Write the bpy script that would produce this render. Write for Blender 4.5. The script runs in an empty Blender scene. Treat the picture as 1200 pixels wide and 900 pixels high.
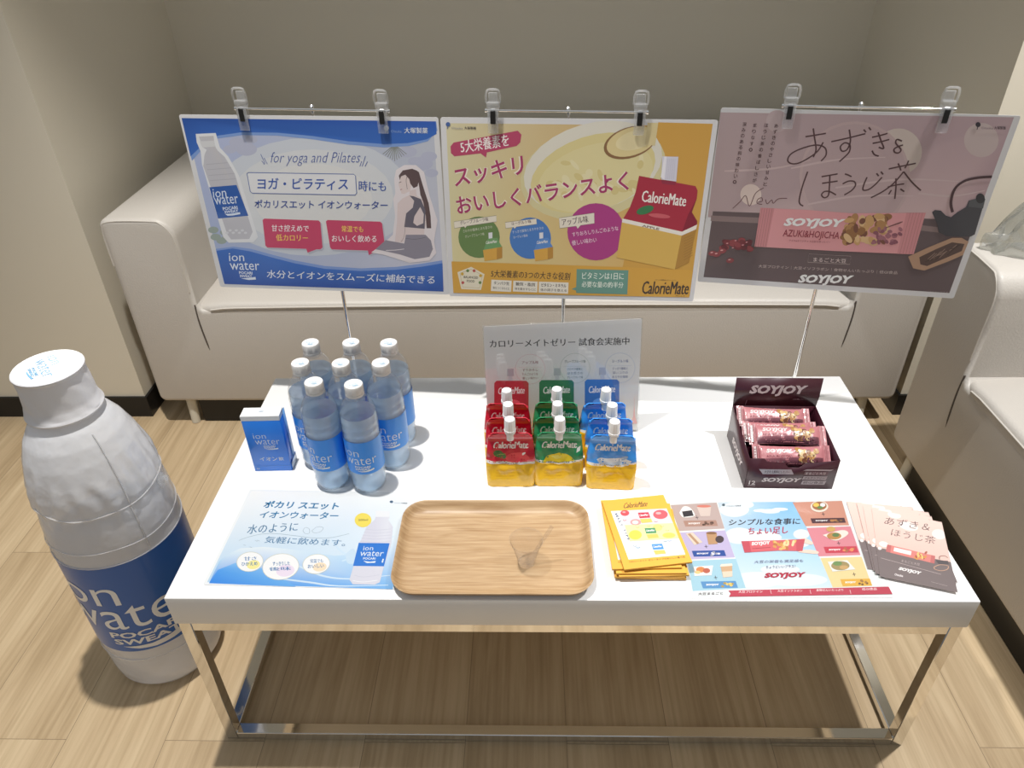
import bpy, bmesh, math, random
from mathutils import Vector, Matrix, Euler, noise

# ------------------------------------------------------------------ camera, world, lights, exposure
S = bpy.context.scene
COL = S.collection
F, YAW, PITCH, ROLL = 857.42, -0.0301, 0.6040, -0.0204
CAM = Vector((-0.0527, -0.7056, 1.2618))
_cy, _sy = math.cos(YAW), math.sin(YAW)
FWD = Vector((_sy*math.cos(PITCH), _cy*math.cos(PITCH), -math.sin(PITCH)))
_r0 = Vector((_cy, -_sy, 0)); _u0 = _r0.cross(FWD)
RIGHT = _r0*math.cos(ROLL) + _u0*math.sin(ROLL)
UP = -_r0*math.sin(ROLL) + _u0*math.cos(ROLL)
cam = bpy.data.cameras.new('camera'); cam.sensor_width = 36; cam.lens = F/1200*36; cam.clip_start = .02
camo = bpy.data.objects.new('camera', cam); COL.objects.link(camo)
M3 = Matrix((RIGHT, UP, -FWD)).transposed()
camo.matrix_world = Matrix.Translation(CAM) @ M3.to_4x4()
S.camera = camo

world = bpy.data.worlds.new('room_ambience'); S.world = world; world.use_nodes = True
wn, wl = world.node_tree.nodes, world.node_tree.links       # dim room all round, a pale ceiling overhead
_tc_ = wn.new('ShaderNodeTexCoord'); _sx = wn.new('ShaderNodeSeparateXYZ'); _mr = wn.new('ShaderNodeMapRange')
_mr.inputs['From Min'].default_value = 0; _mr.inputs['From Max'].default_value = .9; _mr.inputs['To Min'].default_value = .14; _mr.inputs['To Max'].default_value = .55
wl.new(_tc_.outputs['Generated'], _sx.inputs[0]); wl.new(_sx.outputs['Z'], _mr.inputs['Value']); wl.new(_mr.outputs[0], wn['Background'].inputs[1])
wn['Background'].inputs[0].default_value = (.90, .95, 1.0, 1)
S.view_settings.view_transform = 'Standard'; S.view_settings.look = 'None'
S.view_settings.exposure = 0.0; S.view_settings.gamma = 1; S.view_settings.use_curve_mapping = False
S.cycles.use_denoising = True
S.cycles.max_bounces = 14; S.cycles.transparent_max_bounces = 24; S.cycles.transmission_bounces = 10
S.cycles.sample_clamp_indirect = 4; S.cycles.caustics_refractive = False; S.cycles.caustics_reflective = False

def downlight(x, y, z, power, color, half=32, blend=.75, size=.03):
    l = bpy.data.lights.new('downlight', 'SPOT'); l.energy = power; l.color = color
    l.spot_size = math.radians(2*half); l.spot_blend = blend; l.shadow_soft_size = size
    o = bpy.data.objects.new('downlight', l); COL.objects.link(o); o.location = (x, y, z); return o
downlight(-.56, .27, 2.52, 215, (1.0, .965, .91), 36, .8)
downlight(1.00, .27, 2.52, 215, (1.0, .985, .965), 36, .8)

# ------------------------------------------------------------------ pixel <-> place helpers (photo frame 1200 x 900)
def ray(px, py): return RIGHT*((px-600)/F) + UP*((450-py)/F) + FWD
def at_z(px, py, z): d = ray(px, py); return CAM + d*((z-CAM.z)/d.z)
def at_y(px, py, y): d = ray(px, py); return CAM + d*((y-CAM.y)/d.y)
def at_plane(px, py, p0, n): d = ray(px, py); return CAM + d*((p0-CAM).dot(n)/d.dot(n))
H = .3882          # table top height

# ------------------------------------------------------------------ materials
def lin(c): return tuple(((v/255+.055)/1.055)**2.4 if v/255 > .04045 else v/255/12.92 for v in c)
def new_mat(name):
    m = bpy.data.materials.new(name); m.use_nodes = True
    return m, m.node_tree.nodes, m.node_tree.links, m.node_tree.nodes['Principled BSDF']
def mat(name, col, rough=.5, metal=0, spec=.5, bump=0, bscale=50, coat=0, bdetail=4, trans=0, ior=1.45, sub=0):
    m, n, l, b = new_mat(name)
    b.inputs['Base Color'].default_value = (*col, 1); b.inputs['Roughness'].default_value = rough
    b.inputs['Metallic'].default_value = metal; b.inputs['Specular IOR Level'].default_value = spec
    b.inputs['Coat Weight'].default_value = coat; b.inputs['Coat Roughness'].default_value = .1
    b.inputs['Transmission Weight'].default_value = trans; b.inputs['IOR'].default_value = ior
    b.inputs['Subsurface Weight'].default_value = sub
    if bump:
        tc = n.new('ShaderNodeTexCoord'); t = n.new('ShaderNodeTexNoise'); t.inputs['Scale'].default_value = bscale
        t.inputs['Detail'].default_value = bdetail
        bp = n.new('ShaderNodeBump'); bp.inputs['Strength'].default_value = bump; bp.inputs['Distance'].default_value = .002
        l.new(tc.outputs['Object'], t.inputs['Vector']); l.new(t.outputs['Fac'], bp.inputs['Height']); l.new(bp.outputs['Normal'], b.inputs['Normal'])
    return m
def clear_mat(name, tint, body, bodycol, gloss=.1, rough=.05, bump=0, bscale=30, transl=.5):
    """thin clear plastic: transparent film + some milky body + a glossy skin"""
    m, n, l, b = new_mat(name); n.remove(b)
    out = n['Material Output']
    tr = n.new('ShaderNodeBsdfTransparent'); tr.inputs[0].default_value = (*tint, 1)
    df = n.new('ShaderNodeBsdfDiffuse'); df.inputs[0].default_value = (*bodycol, 1)
    tl = n.new('ShaderNodeBsdfTranslucent'); tl.inputs[0].default_value = (*bodycol, 1)
    mb = n.new('ShaderNodeMixShader'); mb.inputs[0].default_value = transl
    l.new(df.outputs[0], mb.inputs[1]); l.new(tl.outputs[0], mb.inputs[2])
    m1 = n.new('ShaderNodeMixShader'); m1.inputs[0].default_value = body
    l.new(tr.outputs[0], m1.inputs[1]); l.new(mb.outputs[0], m1.inputs[2])
    gl = n.new('ShaderNodeBsdfGlossy'); gl.inputs['Roughness'].default_value = rough
    fr = n.new('ShaderNodeFresnel'); ge = n.new('ShaderNodeNewGeometry')      # the same film seen from either side
    io = n.new('ShaderNodeMath'); io.operation = 'MULTIPLY_ADD'; io.inputs[1].default_value = 1/1.45-1.45; io.inputs[2].default_value = 1.45
    l.new(ge.outputs['Backfacing'], io.inputs[0]); l.new(io.outputs[0], fr.inputs[0])
    mu = n.new('ShaderNodeMath'); mu.operation = 'MULTIPLY_ADD'; mu.inputs[1].default_value = .8; mu.inputs[2].default_value = gloss*.4; mu.use_clamp = True
    l.new(fr.outputs[0], mu.inputs[0])
    m2 = n.new('ShaderNodeMixShader'); l.new(mu.outputs[0], m2.inputs[0]); l.new(m1.outputs[0], m2.inputs[1]); l.new(gl.outputs[0], m2.inputs[2])
    if bump:
        tc = n.new('ShaderNodeTexCoord'); t = n.new('ShaderNodeTexNoise'); t.inputs['Scale'].default_value = bscale; t.inputs['Detail'].default_value = 3
        bp = n.new('ShaderNodeBump'); bp.inputs['Strength'].default_value = bump; bp.inputs['Distance'].default_value = .004
        l.new(tc.outputs['Object'], t.inputs['Vector']); l.new(t.outputs['Fac'], bp.inputs['Height'])
        for s in (gl, df, fr): l.new(bp.outputs['Normal'], s.inputs['Normal'])
    l.new(m2.outputs[0], out.inputs[0]); return m
def print_mat(name, rough=.4, coat=0, bump=0, bscale=60, metal=0, bdist=.003):
    m, n, l, b = new_mat(name)
    a = n.new('ShaderNodeAttribute'); a.attribute_name = 'ink'; l.new(a.outputs['Color'], b.inputs['Base Color'])
    b.inputs['Roughness'].default_value = rough; b.inputs['Coat Weight'].default_value = coat; b.inputs['Coat Roughness'].default_value = .06
    b.inputs['Metallic'].default_value = metal
    if bump:
        tc = n.new('ShaderNodeTexCoord'); t = n.new('ShaderNodeTexNoise'); t.inputs['Scale'].default_value = bscale; t.inputs['Detail'].default_value = 2
        bp = n.new('ShaderNodeBump'); bp.inputs['Strength'].default_value = bump; bp.inputs['Distance'].default_value = bdist
        l.new(tc.outputs['Object'], t.inputs['Vector']); l.new(t.outputs['Fac'], bp.inputs['Height'])
        l.new(bp.outputs['Normal'], b.inputs['Normal'])
        if coat: l.new(bp.outputs['Normal'], b.inputs['Coat Normal'])
    return m

def floor_mat():
    m, n, l, b = new_mat('oak_plank_floor')
    tc = n.new('ShaderNodeTexCoord')
    mp = n.new('ShaderNodeMapping'); mp.inputs['Rotation'].default_value = (0, 0, math.pi/2); mp.inputs['Location'].default_value = (.0, .17, 0)
    l.new(tc.outputs['Object'], mp.inputs[0])
    br = n.new('ShaderNodeTexBrick'); br.offset = .37; br.squash = 1
    br.inputs['Scale'].default_value = 1; br.inputs['Brick Width'].default_value = 1.2; br.inputs['Row Height'].default_value = .18
    br.inputs['Mortar Size'].default_value = .0006; br.inputs['Mortar Smooth'].default_value = .3
    br.inputs['Color1'].default_value = (0, 0, 0, 1); br.inputs['Color2'].default_value = (1, 1, 1, 1); br.inputs['Mortar'].default_value = (.5, .5, .5, 1)
    l.new(mp.outputs[0], br.inputs['Vector'])
    ad = n.new('ShaderNodeVectorMath'); ad.operation = 'MULTIPLY_ADD'
    ad.inputs[1].default_value = (7, 3.3, 1.7); l.new(br.outputs['Color'], ad.inputs[0]); l.new(tc.outputs['Object'], ad.inputs[2])
    st = n.new('ShaderNodeMapping'); st.inputs['Scale'].default_value = (9, .9, 1); l.new(ad.outputs[0], st.inputs[0])
    n1 = n.new('ShaderNodeTexNoise'); n1.inputs['Scale'].default_value = 1.6; n1.inputs['Detail'].default_value = 8; n1.inputs['Roughness'].default_value = .62; n1.inputs['Distortion'].default_value = .6
    l.new(st.outputs[0], n1.inputs['Vector'])
    st2 = n.new('ShaderNodeMapping'); st2.inputs['Scale'].default_value = (130, 3.5, 1); l.new(ad.outputs[0], st2.inputs[0])
    n2 = n.new('ShaderNodeTexNoise'); n2.inputs['Scale'].default_value = 1; n2.inputs['Detail'].default_value = 4; l.new(st2.outputs[0], n2.inputs['Vector'])
    cr = n.new('ShaderNodeValToRGB'); e = cr.color_ramp.elements
    e[0].position = .3; e[0].color = (.43, .315, .185, 1); e[1].position = .72; e[1].color = (.64, .50, .32, 1)
    x = e.new(.5); x.color = (.54, .405, .25, 1)
    l.new(n1.outputs['Fac'], cr.inputs[0])
    mx = n.new('ShaderNodeMix'); mx.data_type = 'RGBA'; mx.blend_type = 'MULTIPLY'; mx.inputs['Factor'].default_value = .55
    cr2 = n.new('ShaderNodeValToRGB'); cr2.color_ramp.elements[0].position = .3; cr2.color_ramp.elements[0].color = (.68, .64, .57, 1); cr2.color_ramp.elements[1].position = .6
    l.new(n2.outputs['Fac'], cr2.inputs[0]); l.new(cr.outputs[0], mx.inputs['A']); l.new(cr2.outputs[0], mx.inputs['B'])
    tint = n.new('ShaderNodeMix'); tint.data_type = 'RGBA'; tint.blend_type = 'MULTIPLY'; tint.inputs['Factor'].default_value = .5
    cr3 = n.new('ShaderNodeValToRGB'); cr3.color_ramp.elements[0].color = (.88, .86, .83, 1); cr3.color_ramp.elements[1].color = (1, 1, 1, 1)
    l.new(br.outputs['Color'], cr3.inputs[0]); l.new(mx.outputs['Result'], tint.inputs['A']); l.new(cr3.outputs[0], tint.inputs['B'])
    gap = n.new('ShaderNodeMix'); gap.data_type = 'RGBA'; gap.inputs['B'].default_value = (.22, .16, .095, 1)
    l.new(br.outputs['Fac'], gap.inputs['Factor']); l.new(tint.outputs['Result'], gap.inputs['A'])
    l.new(gap.outputs['Result'], b.inputs['Base Color']); b.inputs['Roughness'].default_value = .42; b.inputs['Specular IOR Level'].default_value = .35
    bp = n.new('ShaderNodeBump'); bp.inputs['Strength'].default_value = .12; bp.inputs['Distance'].default_value = .001; l.new(n2.outputs['Fac'], bp.inputs['Height']); l.new(bp.outputs[0], b.inputs['Normal'])
    return m
def tray_mat():
    m, n, l, b = new_mat('pale_oak_veneer')
    tc = n.new('ShaderNodeTexCoord')
    st = n.new('ShaderNodeMapping'); st.inputs['Scale'].default_value = (3.2, 26, 6); l.new(tc.outputs['Object'], st.inputs[0])
    n1 = n.new('ShaderNodeTexNoise'); n1.inputs['Scale'].default_value = 2.6; n1.inputs['Detail'].default_value = 6; n1.inputs['Distortion'].default_value = 1.3; l.new(st.outputs[0], n1.inputs['Vector'])
    st2 = n.new('ShaderNodeMapping'); st2.inputs['Scale'].default_value = (14, 420, 40); l.new(tc.outputs['Object'], st2.inputs[0])
    n2 = n.new('ShaderNodeTexNoise'); n2.inputs['Scale'].default_value = 1; n2.inputs['Detail'].default_value = 3; l.new(st2.outputs[0], n2.inputs['Vector'])
    wv = n.new('ShaderNodeTexWave'); wv.wave_type = 'BANDS'; wv.bands_direction = 'Y'; wv.inputs['Scale'].default_value = 22; wv.inputs['Distortion'].default_value = 9; wv.inputs['Detail'].default_value = 2; wv.inputs['Detail Scale'].default_value = .6
    st3 = n.new('ShaderNodeMapping'); st3.inputs['Scale'].default_value = (.35, 1.4, 1); l.new(tc.outputs['Object'], st3.inputs[0]); l.new(st3.outputs[0], wv.inputs['Vector'])
    cr = n.new('ShaderNodeValToRGB'); e = cr.color_ramp.elements
    e[0].position = .3; e[0].color = (.37, .235, .118, 1); e[1].position = .72; e[1].color = (.51, .36, .21, 1)
    mxf = n.new('ShaderNodeMix'); mxf.inputs['Factor'].default_value = .10; l.new(n1.outputs['Fac'], mxf.inputs['A']); l.new(wv.outputs['Fac'], mxf.inputs['B'])
    l.new(mxf.outputs['Result'], cr.inputs[0])
    mx = n.new('ShaderNodeMix'); mx.data_type = 'RGBA'; mx.blend_type = 'MULTIPLY'; mx.inputs['Factor'].default_value = .5
    cr2 = n.new('ShaderNodeValToRGB'); cr2.color_ramp.elements[0].position = .35; cr2.color_ramp.elements[0].color = (.66, .58, .5, 1); cr2.color_ramp.elements[1].position = .58
    l.new(n2.outputs['Fac'], cr2.inputs[0]); l.new(cr.outputs[0], mx.inputs['A']); l.new(cr2.outputs[0], mx.inputs['B'])
    l.new(mx.outputs['Result'], b.inputs['Base Color']); b.inputs['Roughness'].default_value = .42
    return m

M = dict(
    wall=mat('taupe_wall', (.72, .665, .55), .75, bump=.25, bscale=900, spec=.2),
    ceil=mat('white_ceiling', (.75, .74, .7), .9),
    black=mat('black_skirting', (.008, .0078, .008), .35),
    floor=floor_mat(),
    leather=mat('white_leather', (.53, .495, .45), .42, bump=.3, bscale=260, spec=.45),
    leather_w=mat('leather_piping', (.56, .525, .475), .4),
    crease_shade=mat('fold_shade', (.09, .075, .065), .6),
    plinth=mat('black_plinth', (.006, .006, .006), .3),
    sofaleg=mat('pale_leg', (.62, .58, .48), .45),
    lacquer=mat('white_lacquer', (.80, .80, .80), .32),
    chrome=mat('chrome', (.78, .77, .75), .07, 1),
    steel=mat('polished_steel', (.8, .8, .8), .15, 1),
    tray=tray_mat(),
    vinyl=clear_mat('inflated_clear_vinyl', (.94, .94, .96), .78, (.93, .945, .985), .08, .12, bump=.9, bscale=20, transl=.28),
    vinylwhite=mat('white_vinyl', (.76, .76, .79), .38, bump=.5, bscale=26),
    vinylseam=clear_mat('welded_seam', (.97, .97, .97), .5, (.95, .95, .97), .25, .1),
    pet=clear_mat('clear_bottle_plastic', (.99, .993, 1.0), .05, (.92, .94, 1.0), .05, .05, bump=.25, bscale=120),
    water=clear_mat('bluish_drink', (.90, .95, 1.0), .74, (.66, .84, 1.0), .02, .1, transl=.38),
    surface=clear_mat('drink_surface', (.93, .965, 1.0), .02, (.9, .95, 1), .10, .03),
    capw=mat('white_cap_plastic', (.72, .71, .70), .4),
    spout=mat('white_spout', (.78, .78, .78), .3),
    clear=clear_mat('clear_acrylic', (.975, .98, .985), .26, (.92, .93, .95), .12, .04),
    pane=clear_mat('acrylic_pane', (.985, .988, .99), .02, (.9, .9, .9), .04, .03),
    cup=clear_mat('clear_cup', (.975, .97, .965), .02, (.9, .9, .9), .06, .03),
    film=clear_mat('crinkled_film', (.93, .94, .93), .12, (.85, .87, .85), .5, .12, bump=.8, bscale=40),
    rubber=mat('black_rubber', (.012, .012, .012), .5),
    lamprint=print_mat('laminated_print', .32, .25),
    paper=print_mat('printed_paper', .5),
    foil=print_mat('printed_foil', .26, .5, bump=.5, bscale=45),
    foilbar=print_mat('printed_bar_film', .34, .3, bump=.35, bscale=70),
    label=print_mat('printed_label', .35, .2),
    board=print_mat('printed_carton', .38, .2),
)

# ------------------------------------------------------------------ mesh helpers
def tag(o, label=None, cat=None, group=None, kind=None):
    if label: o['label'] = label
    if cat: o['category'] = cat
    if group: o['group'] = group
    if kind: o['kind'] = kind
    return o
def empty(name, loc=(0, 0, 0), rz=0):
    o = bpy.data.objects.new(name, None); COL.objects.link(o); o.location = loc; o.rotation_euler = (0, 0, rz)
    o.empty_display_size = .02; return o
def copy_tree(o, parent=None):
    c = o.copy(); COL.objects.link(c); c.parent = parent
    for ch in list(o.children): copy_tree(ch, c)
    return c
class MB:
    def __init__(s): s.bm = bmesh.new()
    def loft(s, rings, cap0=True, cap1=True, close=True):
        rv = [[s.bm.verts.new(p) for p in r] for r in rings]; n = len(rv[0])
        for a, b in zip(rv, rv[1:]):
            for i in range(n if close else n-1):
                j = (i+1) % n
                try: s.bm.faces.new((a[i], a[j], b[j], b[i]))
                except ValueError: pass
        if cap0: s.bm.faces.new(rv[0][::-1])
        if cap1: s.bm.faces.new(rv[-1])
        return s
    def lathe(s, prof, seg=32, c=(0, 0, 0), cap0=True, cap1=True, wob=None):
        rings = []
        for r, z in prof:
            ring = []
            for k in range(seg):
                a = 2*math.pi*k/seg; q = r*(1+(wob(a, z) if wob else 0))
                ring.append((c[0]+q*math.cos(a), c[1]+q*math.sin(a), c[2]+z))
            rings.append(ring)
        return s.loft(rings, cap0, cap1)
    def tube(s, pts, r, seg=10, closed=False, rr=None):
        pts = [Vector(p) for p in pts]; rings = []; n = len(pts); prev = None
        for i, p in enumerate(pts):
            if closed: t = (pts[(i+1) % n]-pts[i-1])
            else: t = pts[min(i+1, n-1)]-pts[max(i-1, 0)]
            t.normalize()
            a = prev if prev and abs(prev.dot(t)) < .95 else (Vector((0, 0, 1)) if abs(t.z) < .9 else Vector((1, 0, 0)))
            u = (a - t*a.dot(t)).normalized(); v = t.cross(u); prev = u
            q = rr[i] if rr else r
            rings.append([p + u*q*math.cos(2*math.pi*k/seg) + v*q*math.sin(2*math.pi*k/seg) for k in range(seg)])
        if closed: rings.append(rings[0]); return s.loft(rings, False, False)
        return s.loft(rings)
    def box(s, x0, x1, y0, y1, z0, z1, bev=0, seg=2):
        g = bmesh.ops.create_cube(s.bm, size=1)
        for v in g['verts']: v.co = Vector(((x0+x1)/2+v.co.x*(x1-x0), (y0+y1)/2+v.co.y*(y1-y0), (z0+z1)/2+v.co.z*(z1-z0)))
        if bev:
            ed = list({e for v in g['verts'] for e in v.link_edges})
            bmesh.ops.bevel(s.bm, geom=ed, offset=bev, segments=seg, profile=.5, affect='EDGES')
        return s
    def prism(s, prof, y0, y1, bev=.01, seg=4, back=True):
        """prof: CCW outline in x,z seen from the front (-y); front rim rounded by bev"""
        n = len(prof); P = [Vector((p[0], p[1])) for p in prof]
        nor = []
        for i in range(n):
            t = (P[(i+1) % n]-P[i-1]).normalized(); nor.append(Vector((t.y, -t.x)))
        def ring(y, ins): return [(P[i].x-nor[i].x*ins, y, P[i].y-nor[i].y*ins) for i in range(n)]
        rings = []
        for k in range(seg+1):
            a = math.pi/2*k/seg; rings.append(ring(y0+bev*(1-math.sin(a)), bev*(1-math.cos(a))))
        rings = rings[::-1] if False else rings
        rings = [ring(y0+bev*(1-math.cos(math.pi/2*k/seg)), bev*(1-math.sin(math.pi/2*k/seg))) for k in range(seg+1)]
        if back: rings += [ring(y1-bev*(1-math.cos(math.pi/2*k/seg)), bev*(1-math.sin(math.pi/2*k/seg))) for k in range(seg, -1, -1)]
        else: rings.append(ring(y1, 0))
        return s.loft(rings)
    def build(s, name, material, parent=None, smooth=True, angle=40):
        bmesh.ops.recalc_face_normals(s.bm, faces=s.bm.faces)
        me = bpy.data.meshes.new(name); s.bm.to_mesh(me); s.bm.free()
        return link(name, me, material, parent, smooth, angle)
def link(name, me, material, parent=None, smooth=True, angle=40):
    me.materials.append(material)
    if smooth:
        me.polygons.foreach_set('use_smooth', [True]*len(me.polygons))
        try: me.set_sharp_from_angle(angle=math.radians(angle))
        except Exception: pass
    o = bpy.data.objects.new(name, me); COL.objects.link(o); o.parent = parent; return o
def arc(cx, cz, r, a0, a1, n=6): return [(cx+r*math.cos(math.radians(a0+(a1-a0)*k/n)), cz+r*math.sin(math.radians(a0+(a1-a0)*k/n))) for k in range(n+1)]
def rrect(x0, x1, z0, z1, r, n=5):
    if not isinstance(r, (tuple, list)): r = (r,)*4     # bl, br, tr, tl
    return arc(x0+r[0], z0+r[0], r[0], 180, 270, n)+arc(x1-r[1], z0+r[1], r[1], 270, 360, n)+arc(x1-r[2], z1-r[2], r[2], 0, 90, n)+arc(x0+r[3], z1-r[3], r[3], 90, 180, n)
def smooth_pts(pts, n=6):
    P = [Vector(p) for p in pts]
    if len(P) < 3: return P
    out = []
    for i in range(len(P)-1):
        p0, p1, p2, p3 = P[max(i-1, 0)], P[i], P[i+1], P[min(i+2, len(P)-1)]
        for k in range(n):
            t = k/n; out.append(.5*((2*p1)+(p2-p0)*t+(2*p0-5*p1+4*p2-p3)*t*t+(3*p1-p0-3*p2+p3)*t**3))
    return out+[P[-1]]

# ------------------------------------------------------------------ printed matter
_tc = {}
def text_mesh(s, off=0.0, shear=0.0, res=2):
    k = (s, off, shear, res)
    if k not in _tc:
        c = bpy.data.curves.new('t', 'FONT'); c.body = s; c.offset = off; c.shear = shear; c.resolution_u = res
        o = bpy.data.objects.new('t', c); me = o.to_mesh()
        v = [(a.co.x, a.co.y) for a in me.vertices]; f = [tuple(p.vertices) for p in me.polygons]
        o.to_mesh_clear(); bpy.data.objects.remove(o); bpy.data.curves.remove(c)
        xs = [a[0] for a in v]; ys = [a[1] for a in v]
        _tc[k] = (v, f, min(xs), max(xs), min(ys), max(ys))
    return _tc[k]
class Art:
    """flat print made of stacked inks; mp maps the design's own coordinates to metres on the sheet"""
    def __init__(s, mp=None, gain=1.0, dz=.000004, z0=.00002, haze=0, hv=188):
        s.bm = bmesh.new(); s.ink = s.bm.loops.layers.float_color.new('ink'); s.mp = mp or (lambda x, y: (x, y)); s.gain = gain; s.haze = haze; s.hv = hv; s.dz = dz; s.z = z0
    def c(s, c): return (*[min(.9, v*s.gain) for v in lin([q+(s.hv-q)*s.haze for q in c])], 1)  # haze mixes a pale veil of surface reflection into the ink colours
    def up(s): s.z += s.dz; return s
    def raw(s, pts, cols, up=True):
        vs = [s.bm.verts.new((p[0], p[1], s.z)) for p in pts]
        try: f = s.bm.faces.new(vs)
        except ValueError: return
        for i, l in enumerate(f.loops): l[s.ink] = cols[i] if isinstance(cols, list) else cols
        if up: s.z += s.dz
    def poly(s, pts, col, smooth=False):
        if smooth: pts = [tuple(p) for p in smooth_pts([(*p, 0) for p in pts]+[(*pts[0], 0)])][:-1]
        s.raw([s.mp(p[0], p[1]) for p in pts], [s.c(c) for c in col] if isinstance(col, list) else s.c(col))
    def local(s, pts, col): s.raw(pts, [s.c(c) for c in col] if isinstance(col, list) else s.c(col))
    def ell(s, cx, cy, rx, ry, col, rot=0, n=28):
        c, q = math.cos(math.radians(rot)), math.sin(math.radians(rot)); pts = []
        for k in range(n):
            a = 2*math.pi*k/n; x, y = rx*math.cos(a), ry*math.sin(a); pts.append((cx+x*c-y*q, cy+x*q+y*c))
        s.poly(pts, col)
    def stroke(s, pts, w, col, smooth=True, taper=False):
        P = [Vector(s.mp(p[0], p[1])) for p in pts]
        if smooth and len(P) > 2: P = [Vector((p.x, p.y)) for p in smooth_pts([(p.x, p.y, 0) for p in P], 5)]
        n = len(P); L, R = [], []
        for i in range(n):
            t = (P[min(i+1, n-1)]-P[max(i-1, 0)]).normalized(); q = Vector((-t.y, t.x))*w/2
            if taper: q *= .45+.55*math.sin(math.pi*min(1, (i+1)/n+.12))
            L.append(P[i]+q); R.append(P[i]-q)
        cc = s.c(col)
        for i in range(n-1): s.raw([L[i], L[i+1], R[i+1], R[i]], cc, False)
        s.z += s.dz
    def outline(s, pts, w, col): s.stroke(list(pts)+[pts[0], pts[1]], w, col, False)
    def text(s, t, bl, br, tl, col, off=0, shear=0, res=2):
        if off > .004 and ('M' in t or any(0x4e00 < ord(ch) < 0xff00 for ch in t)) and len(t) > 1:            # thicken by a doubled impression instead
            d = Vector(br)-Vector(bl); d = d*min(.012, off*.9/max(2, len(t)) if 'M' not in t else off*.5)
            for k in (-1, 1): s.text(t, (bl[0]+k*d.x, bl[1]+k*d.y), (br[0]+k*d.x, br[1]+k*d.y), (tl[0]+k*d.x, tl[1]+k*d.y), col, 0, shear, res)
            return
        v, f, x0, x1, y0, y1 = text_mesh(t, off, shear, res)
        A = Vector(s.mp(*bl)); B = Vector(s.mp(*br))-A; T = Vector(s.mp(*tl))-A
        vs = [s.bm.verts.new((*(A+B*((p[0]-x0)/(x1-x0))+T*((p[1]-y0)/(y1-y0))), s.z)) for p in v]
        cc = s.c(col)
        for g in f:
            try: q = s.bm.faces.new([vs[i] for i in g])
            except ValueError: continue
            for l in q.loops: l[s.ink] = cc
        s.z += s.dz
    def sheet(s, w, h, t, col=(255, 255, 255), r=0):
        """the sheet itself, a thin slab under the print; the inks are trimmed to it"""
        s.ext = (w/2, h/2)
        prof = rrect(-w/2, w/2, -h/2, h/2, r, 4) if r else [(-w/2, -h/2), (w/2, -h/2), (w/2, h/2), (-w/2, h/2)]
        top = [s.bm.verts.new((*p, 0)) for p in prof]; bot = [s.bm.verts.new((*p, -t)) for p in prof]; n = len(prof)
        fs = [s.bm.faces.new(top), s.bm.faces.new(bot[::-1])]+[s.bm.faces.new((top[(i+1) % n], top[i], bot[i], bot[(i+1) % n])) for i in range(n)]
        for f in fs:
            for l in f.loops: l[s.ink] = s.c(col)
        return s
    def cut(s, step, axis=0, lo=-1, hi=1):
        no = (1, 0, 0) if axis == 0 else (0, 1, 0)
        k = math.ceil(lo/step)
        while k*step < hi:
            co = (k*step, 0, 0) if axis == 0 else (0, k*step, 0)
            bmesh.ops.bisect_plane(s.bm, geom=s.bm.verts[:]+s.bm.edges[:]+s.bm.faces[:], plane_co=co, plane_no=no, dist=1e-7); k += 1
        return s
    def wrap(s, fn):
        for v in s.bm.verts: v.co = Vector(fn(v.co.x, v.co.y, v.co.z))
        return s
    def merge(s, mb, col):
        """put an uncoloured mesh under the print, in one plain ink"""
        me = bpy.data.meshes.new('x'); bmesh.ops.recalc_face_normals(mb.bm, faces=mb.bm.faces); mb.bm.to_mesh(me); mb.bm.free()
        n0 = len(s.bm.faces); s.bm.from_mesh(me); bpy.data.meshes.remove(me); s.bm.faces.ensure_lookup_table()
        for f in s.bm.faces[n0:]:
            f.smooth = True
            for l in f.loops: l[s.ink] = s.c(col)
        return s
    def build(s, name, material, parent=None, smooth=False, angle=35):
        if hasattr(s, 'ext'):
            ex, ey = s.ext
            for v in s.bm.verts: v.co.x = max(-ex, min(ex, v.co.x)); v.co.y = max(-ey, min(ey, v.co.y))
        me = bpy.data.meshes.new(name); s.bm.to_mesh(me); s.bm.free(); return link(name, me, material, parent, smooth, angle)

def logo_ion(a, x, y, w, col, sweep=True):
    """the drink's lettering: x, y is the lower left of its block, w its width (design units, y up)"""
    a.text('ion', (x, y+.60*w), (x+.50*w, y+.60*w), (x, y+.86*w), col, -.012)
    a.text('water', (x+.02*w, y+.30*w), (x+w, y+.30*w), (x+.02*w, y+.55*w), col, -.012)
    a.text('POCARI', (x+.32*w, y+.175*w), (x+.78*w, y+.175*w), (x+.32*w, y+.245*w), col, .03)
    a.text('SWEAT', (x+.32*w, y+.09*w), (x+.76*w, y+.09*w), (x+.32*w, y+.16*w), col, .03)
    if sweep: a.poly([(x+.34*w, y+.065*w), (x+.5*w, y+.03*w), (x+.68*w, y+.03*w), (x+.88*w, y+.06*w), (x+.88*w, y+.125*w), (x+.84*w, y+.11*w), (x+.66*w, y+.075*w), (x+.5*w, y+.06*w)], col)

def plane_map(o_loc, rot, zx, zy, zs):
    """zoomed photo coordinates -> metres on a sheet standing or lying at o_loc with rotation rot"""
    R = Euler(rot, 'XYZ').to_matrix(); n = R @ Vector((0, 0, 1)); p0 = Vector(o_loc); RT = R.transposed()
    def f(X, Y):
        q = RT @ (at_plane(zx+X*zs, zy+Y*zs, p0, n)-p0); return (q.x, q.y)
    return f
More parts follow.
